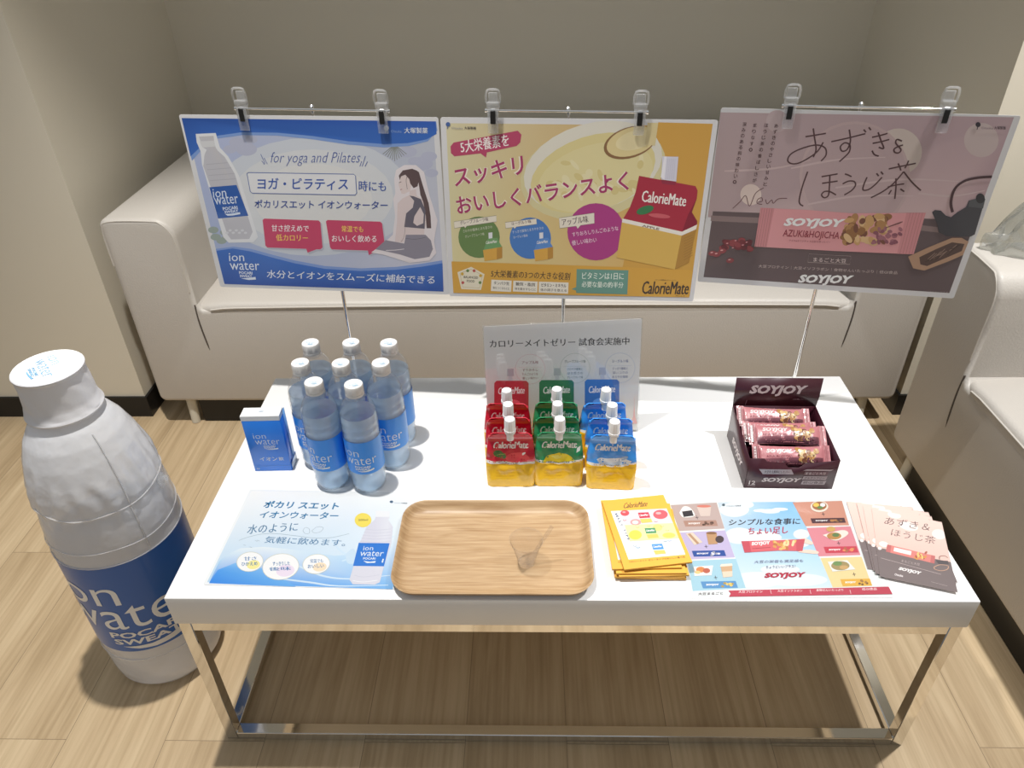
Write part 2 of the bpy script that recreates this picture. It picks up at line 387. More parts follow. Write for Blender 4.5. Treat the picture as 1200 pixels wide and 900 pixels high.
# ------------------------------------------------------------------ the setting
def structure(name, boxes, m):
    b = MB()
    for x in boxes: b.box(*x)
    return tag(b.build(name, m, None, False), kind='structure')
structure('floor', [(-4.5, 1.85, -2.2, 1.86, -.05, 0)], M['floor'])
structure('wall_left', [(-4.5, -1.15, .97, 1.86, 0, 2.6)], M['wall'])
structure('wall_back', [(-1.15, .975, 1.74, 1.86, 0, 2.6)], M['wall'])
structure('wall_right', [(.975, 1.85, .97, 1.86, 0, 2.6), (1.75, 1.85, -2.2, .97, 0, 2.6)], M['wall'])
bh = .067
structure('baseboard_left', [(-4.5, -1.143, .963, .97, 0, bh), (-1.15, -1.143, .97, 1.733, 0, bh)], M['black'])
structure('baseboard_back', [(-1.15, .975, 1.733, 1.74, 0, bh)], M['black'])
structure('baseboard_right', [(.968, .975, .97, 1.733, 0, bh), (.968, 1.743, .963, .97, 0, bh), (1.743, 1.75, -2.2, .963, 0, bh)], M['black'])

# ------------------------------------------------------------------ coffee table
t = empty('coffee_table', (0, .2925, 0))
tag(t, 'low white lacquered coffee table on a thin chrome frame, carrying the whole display', 'table')
ty = .2925
MB().box(-.6, .6, -ty, ty, .3288, H, .0018, 2).build('table_top', M['lacquer'], t)
e = .597; d = ty-.003
for sx in (-1, 1):
    for sy in (-1, 1):
        x0, x1 = sorted((sx*e, sx*(e-.02))); y0, y1 = sorted((sy*d, sy*(d-.02)))
        MB().box(x0, x1, y0, y1, 0, .3283, .0012, 1).build('leg', M['chrome'], t)
for z in (.0, .3083):
    for sy in (-1, 1):
        y0, y1 = sorted((sy*d, sy*(d-.02)))
        MB().box(-e+.02, e-.02, y0, y1, z, z+.02, .0012, 1).build('rail', M['chrome'], t)
    for sx in (-1, 1):
        x0, x1 = sorted((sx*e, sx*(e-.02)))
        MB().box(x0, x1, -d+.02, d-.02, z, z+.02, .0012, 1).build('rail', M['chrome'], t)

# ------------------------------------------------------------------ sofas
def sofa(loc, rz, L, label, D=.80):
    r = empty('sofa', loc, rz); tag(r, label, 'sofa')
    zb, zt, zs, aw = .083, .615, .387, .178
    xa, xb = -L/2+aw, L/2-aw
    zn = .370
    prof = (arc(-L/2+.02, zb+.02, .02, 180, 270, 4)+arc(L/2-.02, zb+.02, .02, 270, 360, 4)+arc(L/2-.022, zt-.022, .022, 0, 90, 5)
            + arc(xb+.05, zt-.05, .05, 90, 180, 8)+[(xb, .5), (xb, zn+.012), (xb-.012, zn), (xa+.012, zn), (xa, zn+.012), (xa, .5)]
            + arc(xa-.05, zt-.05, .05, 0, 90, 8)+arc(-L/2+.022, zt-.022, .022, 90, 180, 5))
    body = MB().prism(prof, 0, D, .012, 4).build('body', M['leather'], r)
    for sx in (-1, 1):
        xi, xo = sx*(L/2-aw), sx*L/2          # welt along the top and inner edge of the arm's end panel
        w = [(xo-sx*.004, .0022, zt-.12), (xo-sx*.006, .0022, zt-.03)]+[(xo-sx*(.026+.0*k), .0022, zt-.0065) for k in (0,)]
        w += [(xi+sx*p[0], .0022, p[1]) for p in [(.05, zt-.0065), (.03, zt-.012), (.014, zt-.03), (.0065, zt-.055)]]+[(xi+sx*.0065, .0022, z) for z in (zt-.12, .42)]
        MB().tube(smooth_pts(w, 4), .0022, 6).build('piping', M['leather_w'], body)
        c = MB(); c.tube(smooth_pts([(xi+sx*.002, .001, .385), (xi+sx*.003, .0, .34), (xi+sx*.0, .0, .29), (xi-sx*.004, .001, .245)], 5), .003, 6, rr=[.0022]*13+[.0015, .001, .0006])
        c.build('crease_shade', M['crease_shade'], body)  # dark-coloured tube paints the shade inside the fold between arm and seat
    rings = []
    NX = 48
    for i in range(NX+1):
        u = i/NX; x = xa+.001+(xb-xa-.002)*u; q = min(u, 1-u)*(xb-xa)
        drop = .010*math.exp(-(q/.04)**2); ins = .010*math.exp(-(q/.02)**2)
        zt2 = zs+.006*math.sin(math.pi*u)-drop
        ring = [(x, .004+ins, .352), (x, .0005+ins, .356)]
        ring += [(x, .0005+ins+.016*(1-math.cos(math.radians(a))), zt2-.016+.016*math.sin(math.radians(a))) for a in range(0, 91, 15)]
        ring += [(x, .30, zt2+.012+.3*drop), (x, .56, zt2+.004+.5*drop), (x, .56, .352)]
        rings.append(ring)
    st = MB().loft(rings).build('seat_pad', M['leather'], r)
    MB().tube([(x[3][0], x[3][1]-.0015, x[3][2]) for x in rings[1:-1]], .0023, 6).build('piping', M['leather_w'], st)
    # backrest
    MB().prism(rrect(xa, xb, .3, zt+.002, (.01, .01, .03, .03), 5), .52, D, .03, 5).build('backrest', M['leather'], r)
    MB().box(-L/2+.095, L/2-.095, .02, D-.03, .002, zb+.01, .003, 1).build('plinth', M['plinth'], r)
    for sx in (-1, 1):
        for y in (.016, D-.04):
            x = sx*(L/2-.072)
            MB().tube([(x, y+.018, zb+.01), (x-.0*sx, y+.004, 0)], .014, 14, rr=[.016, .012]).build('leg', M['sofaleg'], r)
    return r
sofa((-.073, .92, 0), 0, 2.012, 'white leather sofa against the back wall behind the coffee table')
sofa((.862, -.24, 0), -math.pi/2, 2.012, 'white leather sofa along the right side with a plastic bag on its arm')
# ------------------------------------------------------------------ big inflatable bottle on the floor
t = empty('inflatable_bottle', (-.776, .198, 0), 0)
tag(t, 'giant inflatable clear bottle with blue label standing on the floor left of the table', 'inflatable')
prof = [(.03, .006), (.075, .0), (.090, .004), (.0975, .016), (.101, .04), (.103, .08), (.1045, .127), (.1045, .345), (.1035, .38), (.101, .41), (.097, .44),
        (.0985, .455), (.097, .475), (.092, .50), (.084, .53), (.073, .558), (.061, .578), (.053, .588), (.050, .596), (.049, .62)]
def puff(a, z):
    if z < .36: return .003*math.sin(5*a+z*9)*(1 if z < .11 else 0)
    f = math.exp(-((z-.47)/.05)**2)
    return .034*f*math.sin(19*a+5*noise.noise((math.cos(a), math.sin(a), z*5)))*(.35+noise.noise((2*math.cos(a), 2*math.sin(a), z*30))) + .012*noise.noise((2*math.cos(a), 2*math.sin(a), z*9))
pp = []
for (r0, z0), (r1, z1) in zip(prof, prof[1:]):
    n = max(1, int(abs(z1-z0)/.004))
    for k in range(n): pp.append((r0+(r1-r0)*k/n, z0+(z1-z0)*k/n))
pp.append(prof[-1])
body = MB().lathe(pp, 160, wob=puff).build('body', M['vinyl'], t)
def ringseam(z, r, amp, ph): return [(r*math.cos(a)*(1+.004*math.sin(7*a)), r*math.sin(a)*(1+.004*math.sin(7*a)), z+amp*math.sin(3*a+ph)+.5*amp*math.sin(5*a)) for a in [2*math.pi*k/90 for k in range(90)]]
MB().tube(ringseam(.447, .0992, .004, 1.2), .0014, 6, True).build('seam', M['vinylseam'], body)
MB().tube(ringseam(.375, .1045, .002, 0), .0009, 6, True).build('seam', M['vinylseam'], body)
MB().tube(ringseam(.10, .1042, .001, 0), .0009, 6, True).build('seam', M['vinylseam'], body)
for a0 in (-.62, 2.5):
    pts = [((r+.0012)*math.cos(a0), (r+.0012)*math.sin(a0), z) for r, z in pp if .352 < z < .575]
    MB().tube(pts, .0012, 6).build('seam', M['vinylseam'], body)
vd = Vector((math.cos(.12), math.sin(.12), 0))       # the blow-up valve on its right shoulder
MB().lathe([(.014, 0), (.014, .003), (.007, .004), (.006, .011), (.004, .0125)], 18).build('valve', M['clear'], body)
v = bpy.data.objects['valve']; v.location = vd*.0985+Vector((0, 0, .435)); v.rotation_euler = (0, math.radians(78), .12)
# label wound round the body
R0 = .1052; th0 = math.atan2(-.9056, .7233)-.30
def cyl(R, th): return lambda x, y, z: ((R+z)*math.cos(th+x/R), (R+z)*math.sin(th+x/R), y)
a = Art(gain=1.1, dz=.00005, z0=0)
hw = math.pi*R0
BLUE = (30, 92, 172)
a.local([(-hw, .127), (hw, .127), (hw, .345), (-hw, .345)], BLUE); a.z = .0005
a.text('ion', (-.144, .252), (-.014, .252), (-.144, .312), (226, 228, 230), -.004, res=5)
a.text('water', (-.140, .190), (.113, .190), (-.140, .247), (226, 228, 230), -.004, res=5)
a.text('POCARI', (-.060, .1655), (.066, .1655), (-.060, .181), (222, 222, 222), .03)
a.text('SWEAT', (-.058, .1475), (.060, .1475), (-.058, .1625), (222, 222, 222), .03)
a.poly([(-.046, .1425), (-.02, .135), (.01, .132), (.04, .134), (.072, .139), (.074, .154), (.068, .152), (.035, .145), (.005, .142), (-.02, .1425)], (222, 222, 222))
a.cut(.008, 0, -hw, hw); a.wrap(cyl(R0, th0)); a.build('label', M['label'], t, True)
MB().tube([(1.003*R0*math.cos(k*math.pi/40), 1.003*R0*math.sin(k*math.pi/40), .345) for k in range(80)], .0011, 6, True).build('label_rim', M['vinylseam'], t)
capm = []
for z, r in [(0, .0555), (.003, .0565), (.008, .0545), (.02, .0515), (.04, .0500), (.06, .0490), (.069, .0490), (.0715, .0505), (.0735, .0505), (.075, .049)]: capm.append((r, z+.597))
k2 = []
for (r0, z0), (r1, z1) in zip(capm, capm[1:]):
    for k in range(4): k2.append((r0+(r1-r0)*k/4, z0+(z1-z0)*k/4))
k2.append(capm[-1])
def crinkle(a, z): return .030*noise.noise((4*math.cos(a+z*14), 4*math.sin(a+z*14), z*18))*(1 if .603 < z < .665 else .1)
cap = MB().lathe(k2, 72, wob=crinkle).build('cap', M['vinylwhite'], t)
a = Art(gain=1.0, dz=.0002, z0=.6722); w = .048
a.mp = lambda x, y, th=th0: (x*math.cos(th+.35)-y*math.sin(th+.35), x*math.sin(th+.35)+y*math.cos(th+.35))
a.ell(0, 0, .049, .049, (236, 238, 240), n=48)
logo_ion(a, -.030, -.030, .060, (120, 170, 205))
a.build('cap_print', M['paper'], cap)

# ------------------------------------------------------------------ three sign stands with their posters
LW, LH = .44, .313
POST = [((-.4190, .5178, .7916), (1.5244, .0001, -.0852)), ((.0224, .4821, .7910), (1.516, .0105, -.0414)), ((.4744, .4882, .7974), (1.5867, -.0044, -.1739))]
BARS = [((284, 127), (448, 130)), ((578, 129.5), (750, 131.5)), ((926, 124), (1109, 128))]
POLES = [(406, 370), (660, 362), (943, 392)]
def clip(parent, x, rot):
    """clear plastic clip gripping the sheet, its bar hole at the origin"""
    b = MB()
    b.box(-.0085, .0085, -.0075, -.0050, -.034, .004, .0008, 1); b.box(-.0085, .0085, .0015, .0040, -.030, .004, .0008, 1)
    b.box(-.0105, .0105, -.007, .006, .002, .014, .003, 2)
    b.tube([(-.0105, -.001, .012), (-.011, -.002, .024), (-.009, -.003, .031), (-.005, -.003, .0325), (.005, -.003, .0325), (.009, -.003, .031), (.011, -.002, .024), (.0105, -.001, .012)], .0019, 8)
    b.box(-.0075, .0075, .002, .0045, .010, .027, .001, 1)
    c = b.build('clip', M['clear'], parent); c.location = (x, 0, 0); c.rotation_euler = (.0, rot, 0)
    MB().box(-.0042, .0042, -.0088, -.0076, -.019, .0015, .0005, 1).build('grip_pad', M['rubber'], c)
    MB().lathe([(.0045, -.003), (.0045, .003)], 14).build('bar_collar', M['steel'], c).rotation_euler = (0, math.pi/2, 0)
SL = ['thin chrome sign stand behind the cluster of water bottles, holding the blue poster',
      'thin chrome sign stand behind the jelly pouches, holding the yellow poster',
      'thin chrome sign stand behind the snack bar box, holding the mauve poster']
for i in range(3):
    (px, py, pz), rot = POST[i]
    R = Euler(rot, 'XYZ').to_matrix(); topc = Vector((px, py, pz))+R @ Vector((0, LH/2, 0))
    rz = rot[2]; nb = Vector((-math.sin(rz), math.cos(rz), 0))
    L_, R_ = [at_plane(*q, topc+nb*.002, nb) for q in BARS[i]]
    botc = Vector((px, py, pz))-R @ Vector((0, LH/2, 0))
    yp = max(topc.y, botc.y)+.008
    p = at_y(*POLES[i], yp)
    t = empty('sign_stand', (p.x, yp, H)); tag(t, SL[i], 'stand', 'sign stands holding the posters')
    top = (L_+R_)/2; hz = top.z-H
    MB().lathe([(.038, 0), (.038, .002), (.034, .0032), (.008, .0045), (.006, .012), (.0035, .013)], 32).build('base', M['steel'], t)
    MB().lathe([(.0033, .004), (.0033, .30)], 14).build('pole', M['chrome'], t)
    MB().lathe([(.0023, .30), (.0023, hz+.001)], 14).build('pole', M['chrome'], t)
    MB().lathe([(.0044, .292), (.0044, .304), (.0026, .3055)], 14).build('collar', M['steel'], t)
    hl = (R_-L_).length/2+.010
    bar = MB().tube([(-hl, 0, 0), (hl, 0, 0)], .0019, 10); 
    for sx in (-1, 1): bar.lathe([(.0008, -.003), (.0034, -.002), (.0034, .002), (.0008, .003)], 10, (0, 0, 0)) if False else bar.tube([(sx*hl, 0, 0), (sx*(hl+.003), 0, 0)], .0034, 10)
    bo = bar.build('crossbar', M['chrome'], t); yo = top.y-yp; bo.location = (top.x-p.x, yo, hz); 
    ang = math.atan2((L_.z-R_.z), (R_-L_).length); bo.rotation_euler = (0, ang, rz)
    MB().lathe([(.004, -.005), (.004, .004), (.002, .006)], 12).tube([(0, 0, 0), (top.x-p.x, top.y-yp, 0)], .0022, 8).build('bar_joint', M['steel'], t).location = (0, 0, hz)
    for sx in (-1, 1): clip(t, sx*(hl-.010), 0)
    for ch in t.children:
        if ch.name.startswith('clip'):
            x = ch.location.x; ch.location = (top.x-p.x+x*math.cos(rz), yo+x*math.sin(rz), hz-x*math.sin(ang)); ch.rotation_euler = (0, ang, rz)

def poster(i, label, zx, zy, zs, white):
    loc, rot = POST[i]
    a = Art(plane_map(loc, rot, zx, zy, zs), gain=.70/lin((white,)*3)[1], haze=.14, dz=.0000025)
    a.sheet(LW, LH, .0008, (white, white, white+2), .004)
    return a
def put(a, i, label):
    o = a.build('poster', M['lamprint']); o.location, o.rotation_euler = POST[i][0], POST[i][1]
    return tag(o, label, 'poster', 'laminated posters on the stands')
def inset(a, b, cols):
    x, y = LW/2-b, LH/2-b; a.local([(-x, -y), (x, -y), (x, y), (-x, y)], cols)

# poster with the water bottle
a = poster(0, '', 200, 100, .27778, 205)
inset(a, .009, [(150, 165, 200), (190, 190, 205), (172, 178, 192), (160, 170, 205)])
a.ell(600, 470, 420, 250, (188, 194, 204)); a.ell(600, 470, 340, 200, (200, 203, 207)); a.ell(600, 480, 250, 150, (207, 208, 208))
for x, y, r in ((280, 240, 26), (320, 270, 34), (250, 270, 22), (340, 230, 20), (1060, 330, 36), (1090, 300, 26), (1030, 320, 22), (1000, 280, 30), (1100, 370, 22)): a.ell(x, y, r*1.3, r*.8, (166, 170, 192))
for k in range(11): a.stroke([(945, 250), (945+(k-5)*10, 290+abs(5-k)*-6+30)], .0012, (118, 122, 116))
for x, y in ((190, 640), (215, 655), (240, 640), (180, 610), (230, 620)): a.ell(x, y, 22, 14, (138, 152, 145))
a.poly([(46, 138), (1120, 152), (1125, 190), (1085, 236), (1005, 256), (900, 262), (750, 250), (600, 228), (450, 212), (300, 210), (200, 224), (150, 250), (90, 318)], (105, 138, 198))
a.poly([(46, 138), (1118, 152), (1122, 205), (1080, 228), (1000, 244), (900, 248), (750, 236), (600, 214), (450, 200), (300, 198), (200, 212), (150, 237), (84, 300)], [(18, 58, 140), (28, 70, 165)]+[(34, 84, 172)]*11)
a.poly([(190, 690), (265, 680), (340, 690), (420, 712), (520, 738), (650, 762), (800, 772), (950, 766), (1060, 752), (1146, 738), (1150, 868), (227, 836)], (110, 140, 200))
a.poly([(192, 698), (262, 688), (335, 700), (420, 724), (520, 750), (650, 774), (800, 783), (950, 778), (1060, 765), (1147, 750), (1151, 870), (228, 838)], [(40, 92, 178)]*10+[(28, 66, 150)]*2)
a.poly([(106, 205), (190, 201), (208, 262), (243, 300), (288, 380), (368, 640), (348, 662), (245, 664), (222, 640), (132, 332), (127, 280), (110, 240)], (212, 214, 218))
a.poly([(119, 216), (181, 213), (184, 240), (190, 262), (198, 275), (228, 302), (270, 372), (346, 618), (332, 648), (255, 650), (240, 630), (138, 340), (143, 292), (152, 272), (137, 262), (128, 240)], [(180, 178, 182)]*4+[(176, 176, 184)]*12)
for y, x0, x1 in ((330, 150, 240), (352, 155, 256), (376, 160, 268), (398, 165, 276)): a.stroke([(x0, y+4), ((x0+x1)/2, y), (x1, y-4)], .0011, (158, 158, 168))
for q in range(7): a.ell(238+q*13, 622-(q % 2)*10, 7, 5, (198, 200, 206))
a.poly([(122, 236), (184, 233), (188, 258), (134, 262)], (196, 197, 200))
a.poly([(163, 430), (278, 420), (328, 550), (200, 562)], (22, 70, 152))
a.text('ion', (180, 474), (236, 470), (176, 438), (205, 215, 230)); a.text('water', (188, 504), (288, 498), (180, 468), (205, 215, 230))
a.text('POCARI', (222, 528), (284, 522), (218, 514), (205, 215, 230), .03); a.text('SWEAT', (228, 540), (286, 535), (226, 529), (205, 215, 230), .03)
a.poly([(230, 543), (258, 541), (292, 535), (294, 543), (262, 549), (240, 550)], (205, 215, 230))
a.text('for yoga and Pilates', (422, 340), (798, 340), (422, 282), (58, 78, 148), -.012, .25)
for q in ((380, 290, 398, 330), (394, 306, 408, 332), (384, 318, 396, 334), (822, 298, 808, 342), (830, 322, 820, 342), (806, 320, 798, 342)): a.stroke([q[:2], q[2:]], .0011, (58, 78, 148))
bx = [(322, 372), (330, 368), (772, 375), (780, 382), (785, 455), (778, 463), (345, 455), (336, 448)]
a.poly(bx, (212, 213, 216)); a.outline(bx, .0013, (60, 84, 150))
a.text('ヨガ・ピラティス', (366, 440), (748, 442), (366, 390), (32, 66, 150), .018)
a.text('時にも', (794, 446), (908, 448), (794, 402), (32, 66, 150), .016)
a.text('ポカリスエット イオンウォーター', (354, 518), (914, 524), (354, 482), (36, 62, 138), .012)
for q, tl in (([(388, 568), (396, 562), (624, 570), (632, 578), (641, 684), (632, 692), (615, 692), (578, 706), (572, 690), (408, 684), (400, 676)], 0), ([(655, 574), (662, 568), (884, 575), (892, 582), (906, 692), (898, 700), (870, 699), (836, 716), (832, 697), (680, 692), (673, 684)], 0)):
    a.poly([(x+6, y+6) for x, y in q], (168, 172, 186)); a.poly(q, (186, 52, 88))
a.text('甘さ控えめで', (426, 616), (582, 618), (426, 588), (240, 235, 235), .01); a.text('低カロリー', (446, 656), (580, 658), (444, 628), (240, 200, 80), .015)
a.text('常温でも', (722, 618), (812, 620), (722, 592), (240, 205, 80), .01); a.text('おいしく飲める', (680, 660), (868, 662), (680, 631), (240, 235, 235), .01)
a.text('ion', (247, 742), (311, 742), (245, 708), (214, 222, 234)); a.text('water', (252, 778), (376, 780), (248, 745), (214, 222, 234))
a.text('POCARI', (290, 796), (346, 798), (288, 784), (214, 222, 234), .03); a.text('SWEAT', (292, 809), (344, 811), (291, 799), (214, 222, 234), .03)
a.poly([(296, 814), (320, 813), (358, 808), (360, 819), (330, 821)], (214, 222, 234))
a.text('水分とイオンをスムーズに補給できる', (406, 812), (1112, 838), (406, 778), (222, 226, 234), .008)
a.text('大塚製薬', (986, 202), (1084, 203), (986, 178), (214, 220, 230), .02)
a.ell(910, 180, 11, 11, (205, 215, 228)); a.stroke([(910, 184), (906, 200)], .0012, (205, 215, 228)); a.text('Otsuka', (930, 199), (974, 200), (930, 188), (120, 150, 205))
gx = lambda *p: [((430+x/6-200)/.27778, (160+y/6-100)/.27778) for x, y in p]
a.poly(gx((205, 235), (262, 200), (345, 200), (402, 250), (442, 420), (497, 590), (472, 740), (488, 820), (440, 872), (300, 888), (120, 832), (30, 815), (130, 740), (182, 690), (198, 560), (185, 440), (200, 400), (192, 300)), (214, 206, 210))
a.poly(gx((215, 470), (250, 435), (300, 410), (300, 380), (345, 370), (350, 415), (390, 440), (432, 480), (442, 560), (405, 645), (402, 700), (268, 705), (258, 745), (232, 745), (238, 700), (230, 745), (196, 742), (212, 600)), (206, 190, 190))
a.poly(gx((232, 275), (262, 258), (300, 285), (318, 330), (300, 385), (265, 402), (244, 402), (234, 372), (222, 340), (230, 320)), (208, 192, 190))
a.poly(gx((224, 275), (252, 238), (318, 226), (348, 238), (370, 290), (356, 350), (328, 362), (305, 330), (298, 300), (270, 268), (240, 280), (232, 306)), (74, 56, 58))
a.poly(gx((346, 236), (366, 250), (392, 340), (418, 420), (434, 470), (448, 560), (452, 645), (420, 645), (414, 560), (396, 460), (376, 410), (364, 330)), (74, 56, 58))
a.stroke(gx((285, 270), (276, 310), (284, 370)), .0007, (74, 56, 58)); a.stroke(gx((225, 325), (242, 318)), .001, (60, 50, 55)); a.stroke(gx((234, 374), (248, 370)), .0009, (150, 80, 85))
a.poly(gx((300, 415), (330, 420), (380, 440), (412, 520), (406, 648), (262, 636), (276, 540), (322, 500), (332, 452)), (84, 80, 94))
a.poly(gx((375, 495), (400, 545), (396, 610), (352, 628), (326, 606), (334, 560)), (206, 190, 190))
a.poly(gx((274, 690), (412, 690), (450, 730), (464, 790), (440, 845), (336, 862), (230, 828), (110, 802), (60, 792), (132, 728), (262, 752)), (124, 120, 134))
a.stroke(gx((135, 800), (200, 798), (262, 790)), .0012, (214, 206, 210)); a.stroke(gx((272, 715), (340, 722), (412, 708)), .0007, (84, 80, 94)); a.stroke(gx((272, 600), (262, 700), (240, 740)), .0006, (120, 104, 106))
put(a, 0, 'blue and white laminated poster with a water bottle and a seated woman')

# poster with the jelly pouch
a = poster(1, '', 510, 100, .28887, 200)
inset(a, .009, [(205, 195, 142), (198, 150, 70), (186, 132, 44), (196, 188, 150)])
a.poly([(905, 150), (1126, 156), (1032, 856), (735, 848), (800, 560), (870, 380)], (192, 142, 56))
a.ell(640, 350, 300, 190, (196, 186, 138), -14); a.ell(640, 330, 288, 176, (206, 202, 188), -16); a.ell(640, 355, 262, 150, (202, 188, 128), -18); a.ell(650, 372, 240, 132, (206, 194, 140), -16)
for k in range(26):
    random.seed(k); a.ell(430+random.random()*420, 300+random.random()*150, 12+random.random()*22, 8+random.random()*10, (212, 202, 158) if k % 2 else (196, 180, 118), random.random()*90)
a.ell(790, 232, 110, 62, (120, 84, 50), -18); a.ell(796, 228, 104, 56, (204, 186, 130), -18); a.ell(810, 222, 80, 38, (214, 200, 152), -16); a.poly([(862, 152), (905, 152), (892, 245), (850, 240)], (200, 184, 134))
tagp = [(62, 248), (75, 232), (335, 184), (350, 200), (345, 232), (330, 246), (210, 272), (206, 293), (184, 276), (78, 288), (64, 275)]
a.poly(tagp, (164, 50, 84)); a.text('5大栄養素を', (106, 276), (300, 246), (100, 226), (236, 226, 222), .02)
for s_, bl, br, tl in (('スッキリ', (82, 416), (362, 362), (70, 338)), ('おいしくバランスよく', (92, 526), (786, 424), (80, 452))):
    a.text(s_, bl, br, tl, (224, 214, 196), .055); a.text(s_, bl, br, tl, (148, 36, 84), .018)
for cx, cy, r, c in ((178, 616, 84, (84, 114, 60)), (386, 620, 84, (52, 104, 176)), (652, 594, 116, (154, 42, 112))): a.ell(cx, cy, r, r, c)
for q, s_, bl, br, tl in (([(76, 553), (248, 528), (249, 553), (128, 571), (122, 580), (118, 573), (78, 580)], 'グレープフルーツ味', (102, 566), (216, 550), (100, 551)),
        ([(284, 556), (410, 540), (412, 563), (330, 574), (322, 582), (318, 576), (286, 580)], 'ヨーグルト味', (310, 569), (390, 558), (308, 555)),
        ([(502, 538), (645, 517), (646, 560), (590, 568), (578, 582), (572, 571), (505, 580)], 'アップル味', (516, 570), (622, 556), (512, 542))):
    a.poly(q, (214, 206, 190)); a.outline(q, .0005, (80, 70, 60)); a.text(s_, bl, br, tl, (70, 50, 60), .02)
a.text('さわやか酸味とほろ苦さの', (114, 598), (232, 580), (112, 586), (200, 200, 180)); a.text('グレープフルーツ味', (122, 620), (200, 608), (120, 608), (200, 200, 180))
a.text('すっきり酸味とまろやかさの', (314, 602), (440, 584), (312, 590), (200, 205, 215)); a.text('ヨーグルト風味', (318, 622), (376, 614), (316, 611), (200, 205, 215))
a.text('すりおろしりんごのような', (558, 614), (744, 588), (554, 596), (226, 200, 214), .008); a.text('優しい味わい', (556, 650), (656, 636), (553, 630), (226, 200, 214), .008)
for dx, c in ((0, (92, 140, 84)), (206, (70, 120, 188))):
    P_ = lambda *p: [(x+dx, y) for x, y in p]
    a.poly(P_((196, 668), (206, 640), (214, 622), (252, 618), (262, 640), (272, 656)), c); a.poly(P_((194, 668), (232, 662), (272, 655), (272, 700), (250, 706), (200, 713)), (200, 148, 56)); a.poly(P_((250, 660), (272, 655), (272, 700), (250, 706)), (168, 118, 44))
    a.poly(P_((216, 598), (232, 596), (232, 620), (217, 622)), (208, 208, 214)); a.text('CalorieMate', P_((206, 644))[0], P_((250, 638))[0], P_((206, 632))[0], (225, 220, 215), .01, .2)
pz = lambda *p: [((700+x*.21106-510)/.28887, (160+y*.21106-100)/.28887) for x, y in p]
a.poly(pz((232, 218), (350, 240), (430, 254), (545, 275), (557, 300), (552, 345), (525, 420), (555, 470), (552, 492), (470, 530), (140, 462), (180, 395), (212, 310)), (150, 28, 46))
a.poly(pz((552, 345), (525, 420), (555, 470), (552, 492), (470, 530), (505, 430)), (116, 18, 36))
a.poly(pz((360, 110), (450, 112), (438, 250), (355, 238)), (198, 196, 210)); a.poly(pz((352, 225), (372, 110), (385, 110), (372, 240)), (222, 220, 228)); a.poly(pz((355, 240), (438, 250), (432, 270), (360, 262)), (128, 30, 50))
for k in range(6): a.stroke(pz((392+k*8, 125), (384+k*8, 236)), .0004, (168, 166, 184))
a.poly(pz((140, 455), (470, 528), (555, 488), (548, 516), (468, 550), (136, 478)), (222, 216, 206))
a.poly(pz((136, 476), (468, 550), (430, 738), (108, 672)), (200, 160, 72)); a.poly(pz((468, 550), (550, 514), (508, 700), (430, 738)), (160, 114, 44))
for k in range(9): a.stroke(pz((480, 566+k*15), (530, 545+k*14)), .0005, (120, 80, 36))
a.text('CalorieMate', pz((248, 362))[0], pz((490, 388))[0], pz((250, 298))[0], (226, 220, 214), .012, .2); a.text('APPLE', pz((248, 500))[0], pz((342, 520))[0], pz((250, 488))[0], (90, 70, 60), .02)
a.ell(*pz((265, 408))[0], 36, 16, (40, 104, 58), -18); a.ell(*pz((345, 440))[0], 44, 9, (186, 74, 84), 6)
a.poly([(66, 714), (790, 738), (1046, 750), (1030, 860), (74, 842)], (198, 146, 52))
a.poly([(90, 758), (146, 736), (200, 766), (186, 830), (106, 826)], (214, 206, 182)); a.outline([(100, 762), (146, 746), (192, 770), (180, 822), (112, 818)], .0006, (170, 130, 60))
a.text('BALANCED', (116, 782), (174, 785), (116, 772), (40, 36, 34), .02); a.text('FOOD', (128, 798), (160, 800), (128, 788), (40, 36, 34), .02)
for k, (x, y) in enumerate(((110, 765), (132, 752), (158, 752), (184, 772), (182, 800), (112, 800))): a.ell(x, y, 6, 6, ((190, 150, 40), (90, 120, 60), (170, 60, 60))[k % 3])
a.text('5大栄養素の3つの大きな役割', (226, 778), (545, 790), (228, 748), (50, 38, 32), .018)
for q, s_, u_ in (([(228, 788), (310, 792), (308, 838), (226, 834)], 'タンパク質', '体をつくるもとに'), ([(317, 792), (416, 796), (414, 840), (315, 836)], '糖質・脂質', '体を動かすもとに'), ([(421, 796), (541, 800), (539, 845), (419, 840)], 'ビタミン・ミネラル', '体の調子を整える')):
    a.poly(q, (220, 214, 200)); x0, y0 = q[0]; x1, y1 = q[1]
    a.text(s_, (x0+10, y0+20), (x1-10, y1+20), (x0+10, y0+6), (50, 40, 36), .025); a.text(u_, (x0+6, y0+38), (x1-8, y1+38), (x0+6, y0+27), (80, 66, 56), .015)
a.poly([(574, 745), (784, 750), (779, 848), (572, 842), (571, 832), (553, 826), (572, 818)], (86, 134, 120)); a.text('ビタミンは1日に', (596, 786), (764, 788), (597, 758), (220, 226, 214), .015); a.text('必要な量の約半分', (594, 818), (762, 822), (595, 794), (220, 226, 214), .015)
a.text('CalorieMate', (840, 846), (1026, 848), (842, 794), (44, 34, 30), .012, .22); a.text('バランス栄養食カロリーメイト', (890, 792), (978, 794), (890, 786), (90, 66, 40)); a.text('JELLY', (974, 856), (1014, 858), (974, 851), (90, 66, 40))
a.ell(52, 158, 9, 9, (50, 80, 140)); a.stroke([(52, 162), (49, 176)], .001, (50, 80, 140)); a.text('Otsuka', (66, 177), (112, 178), (66, 168), (140, 140, 150)); a.text('大塚製薬', (118, 178), (166, 179), (118, 167), (50, 46, 50), .03)
put(a, 1, 'yellow laminated poster with a red jelly pouch and pink lettering')

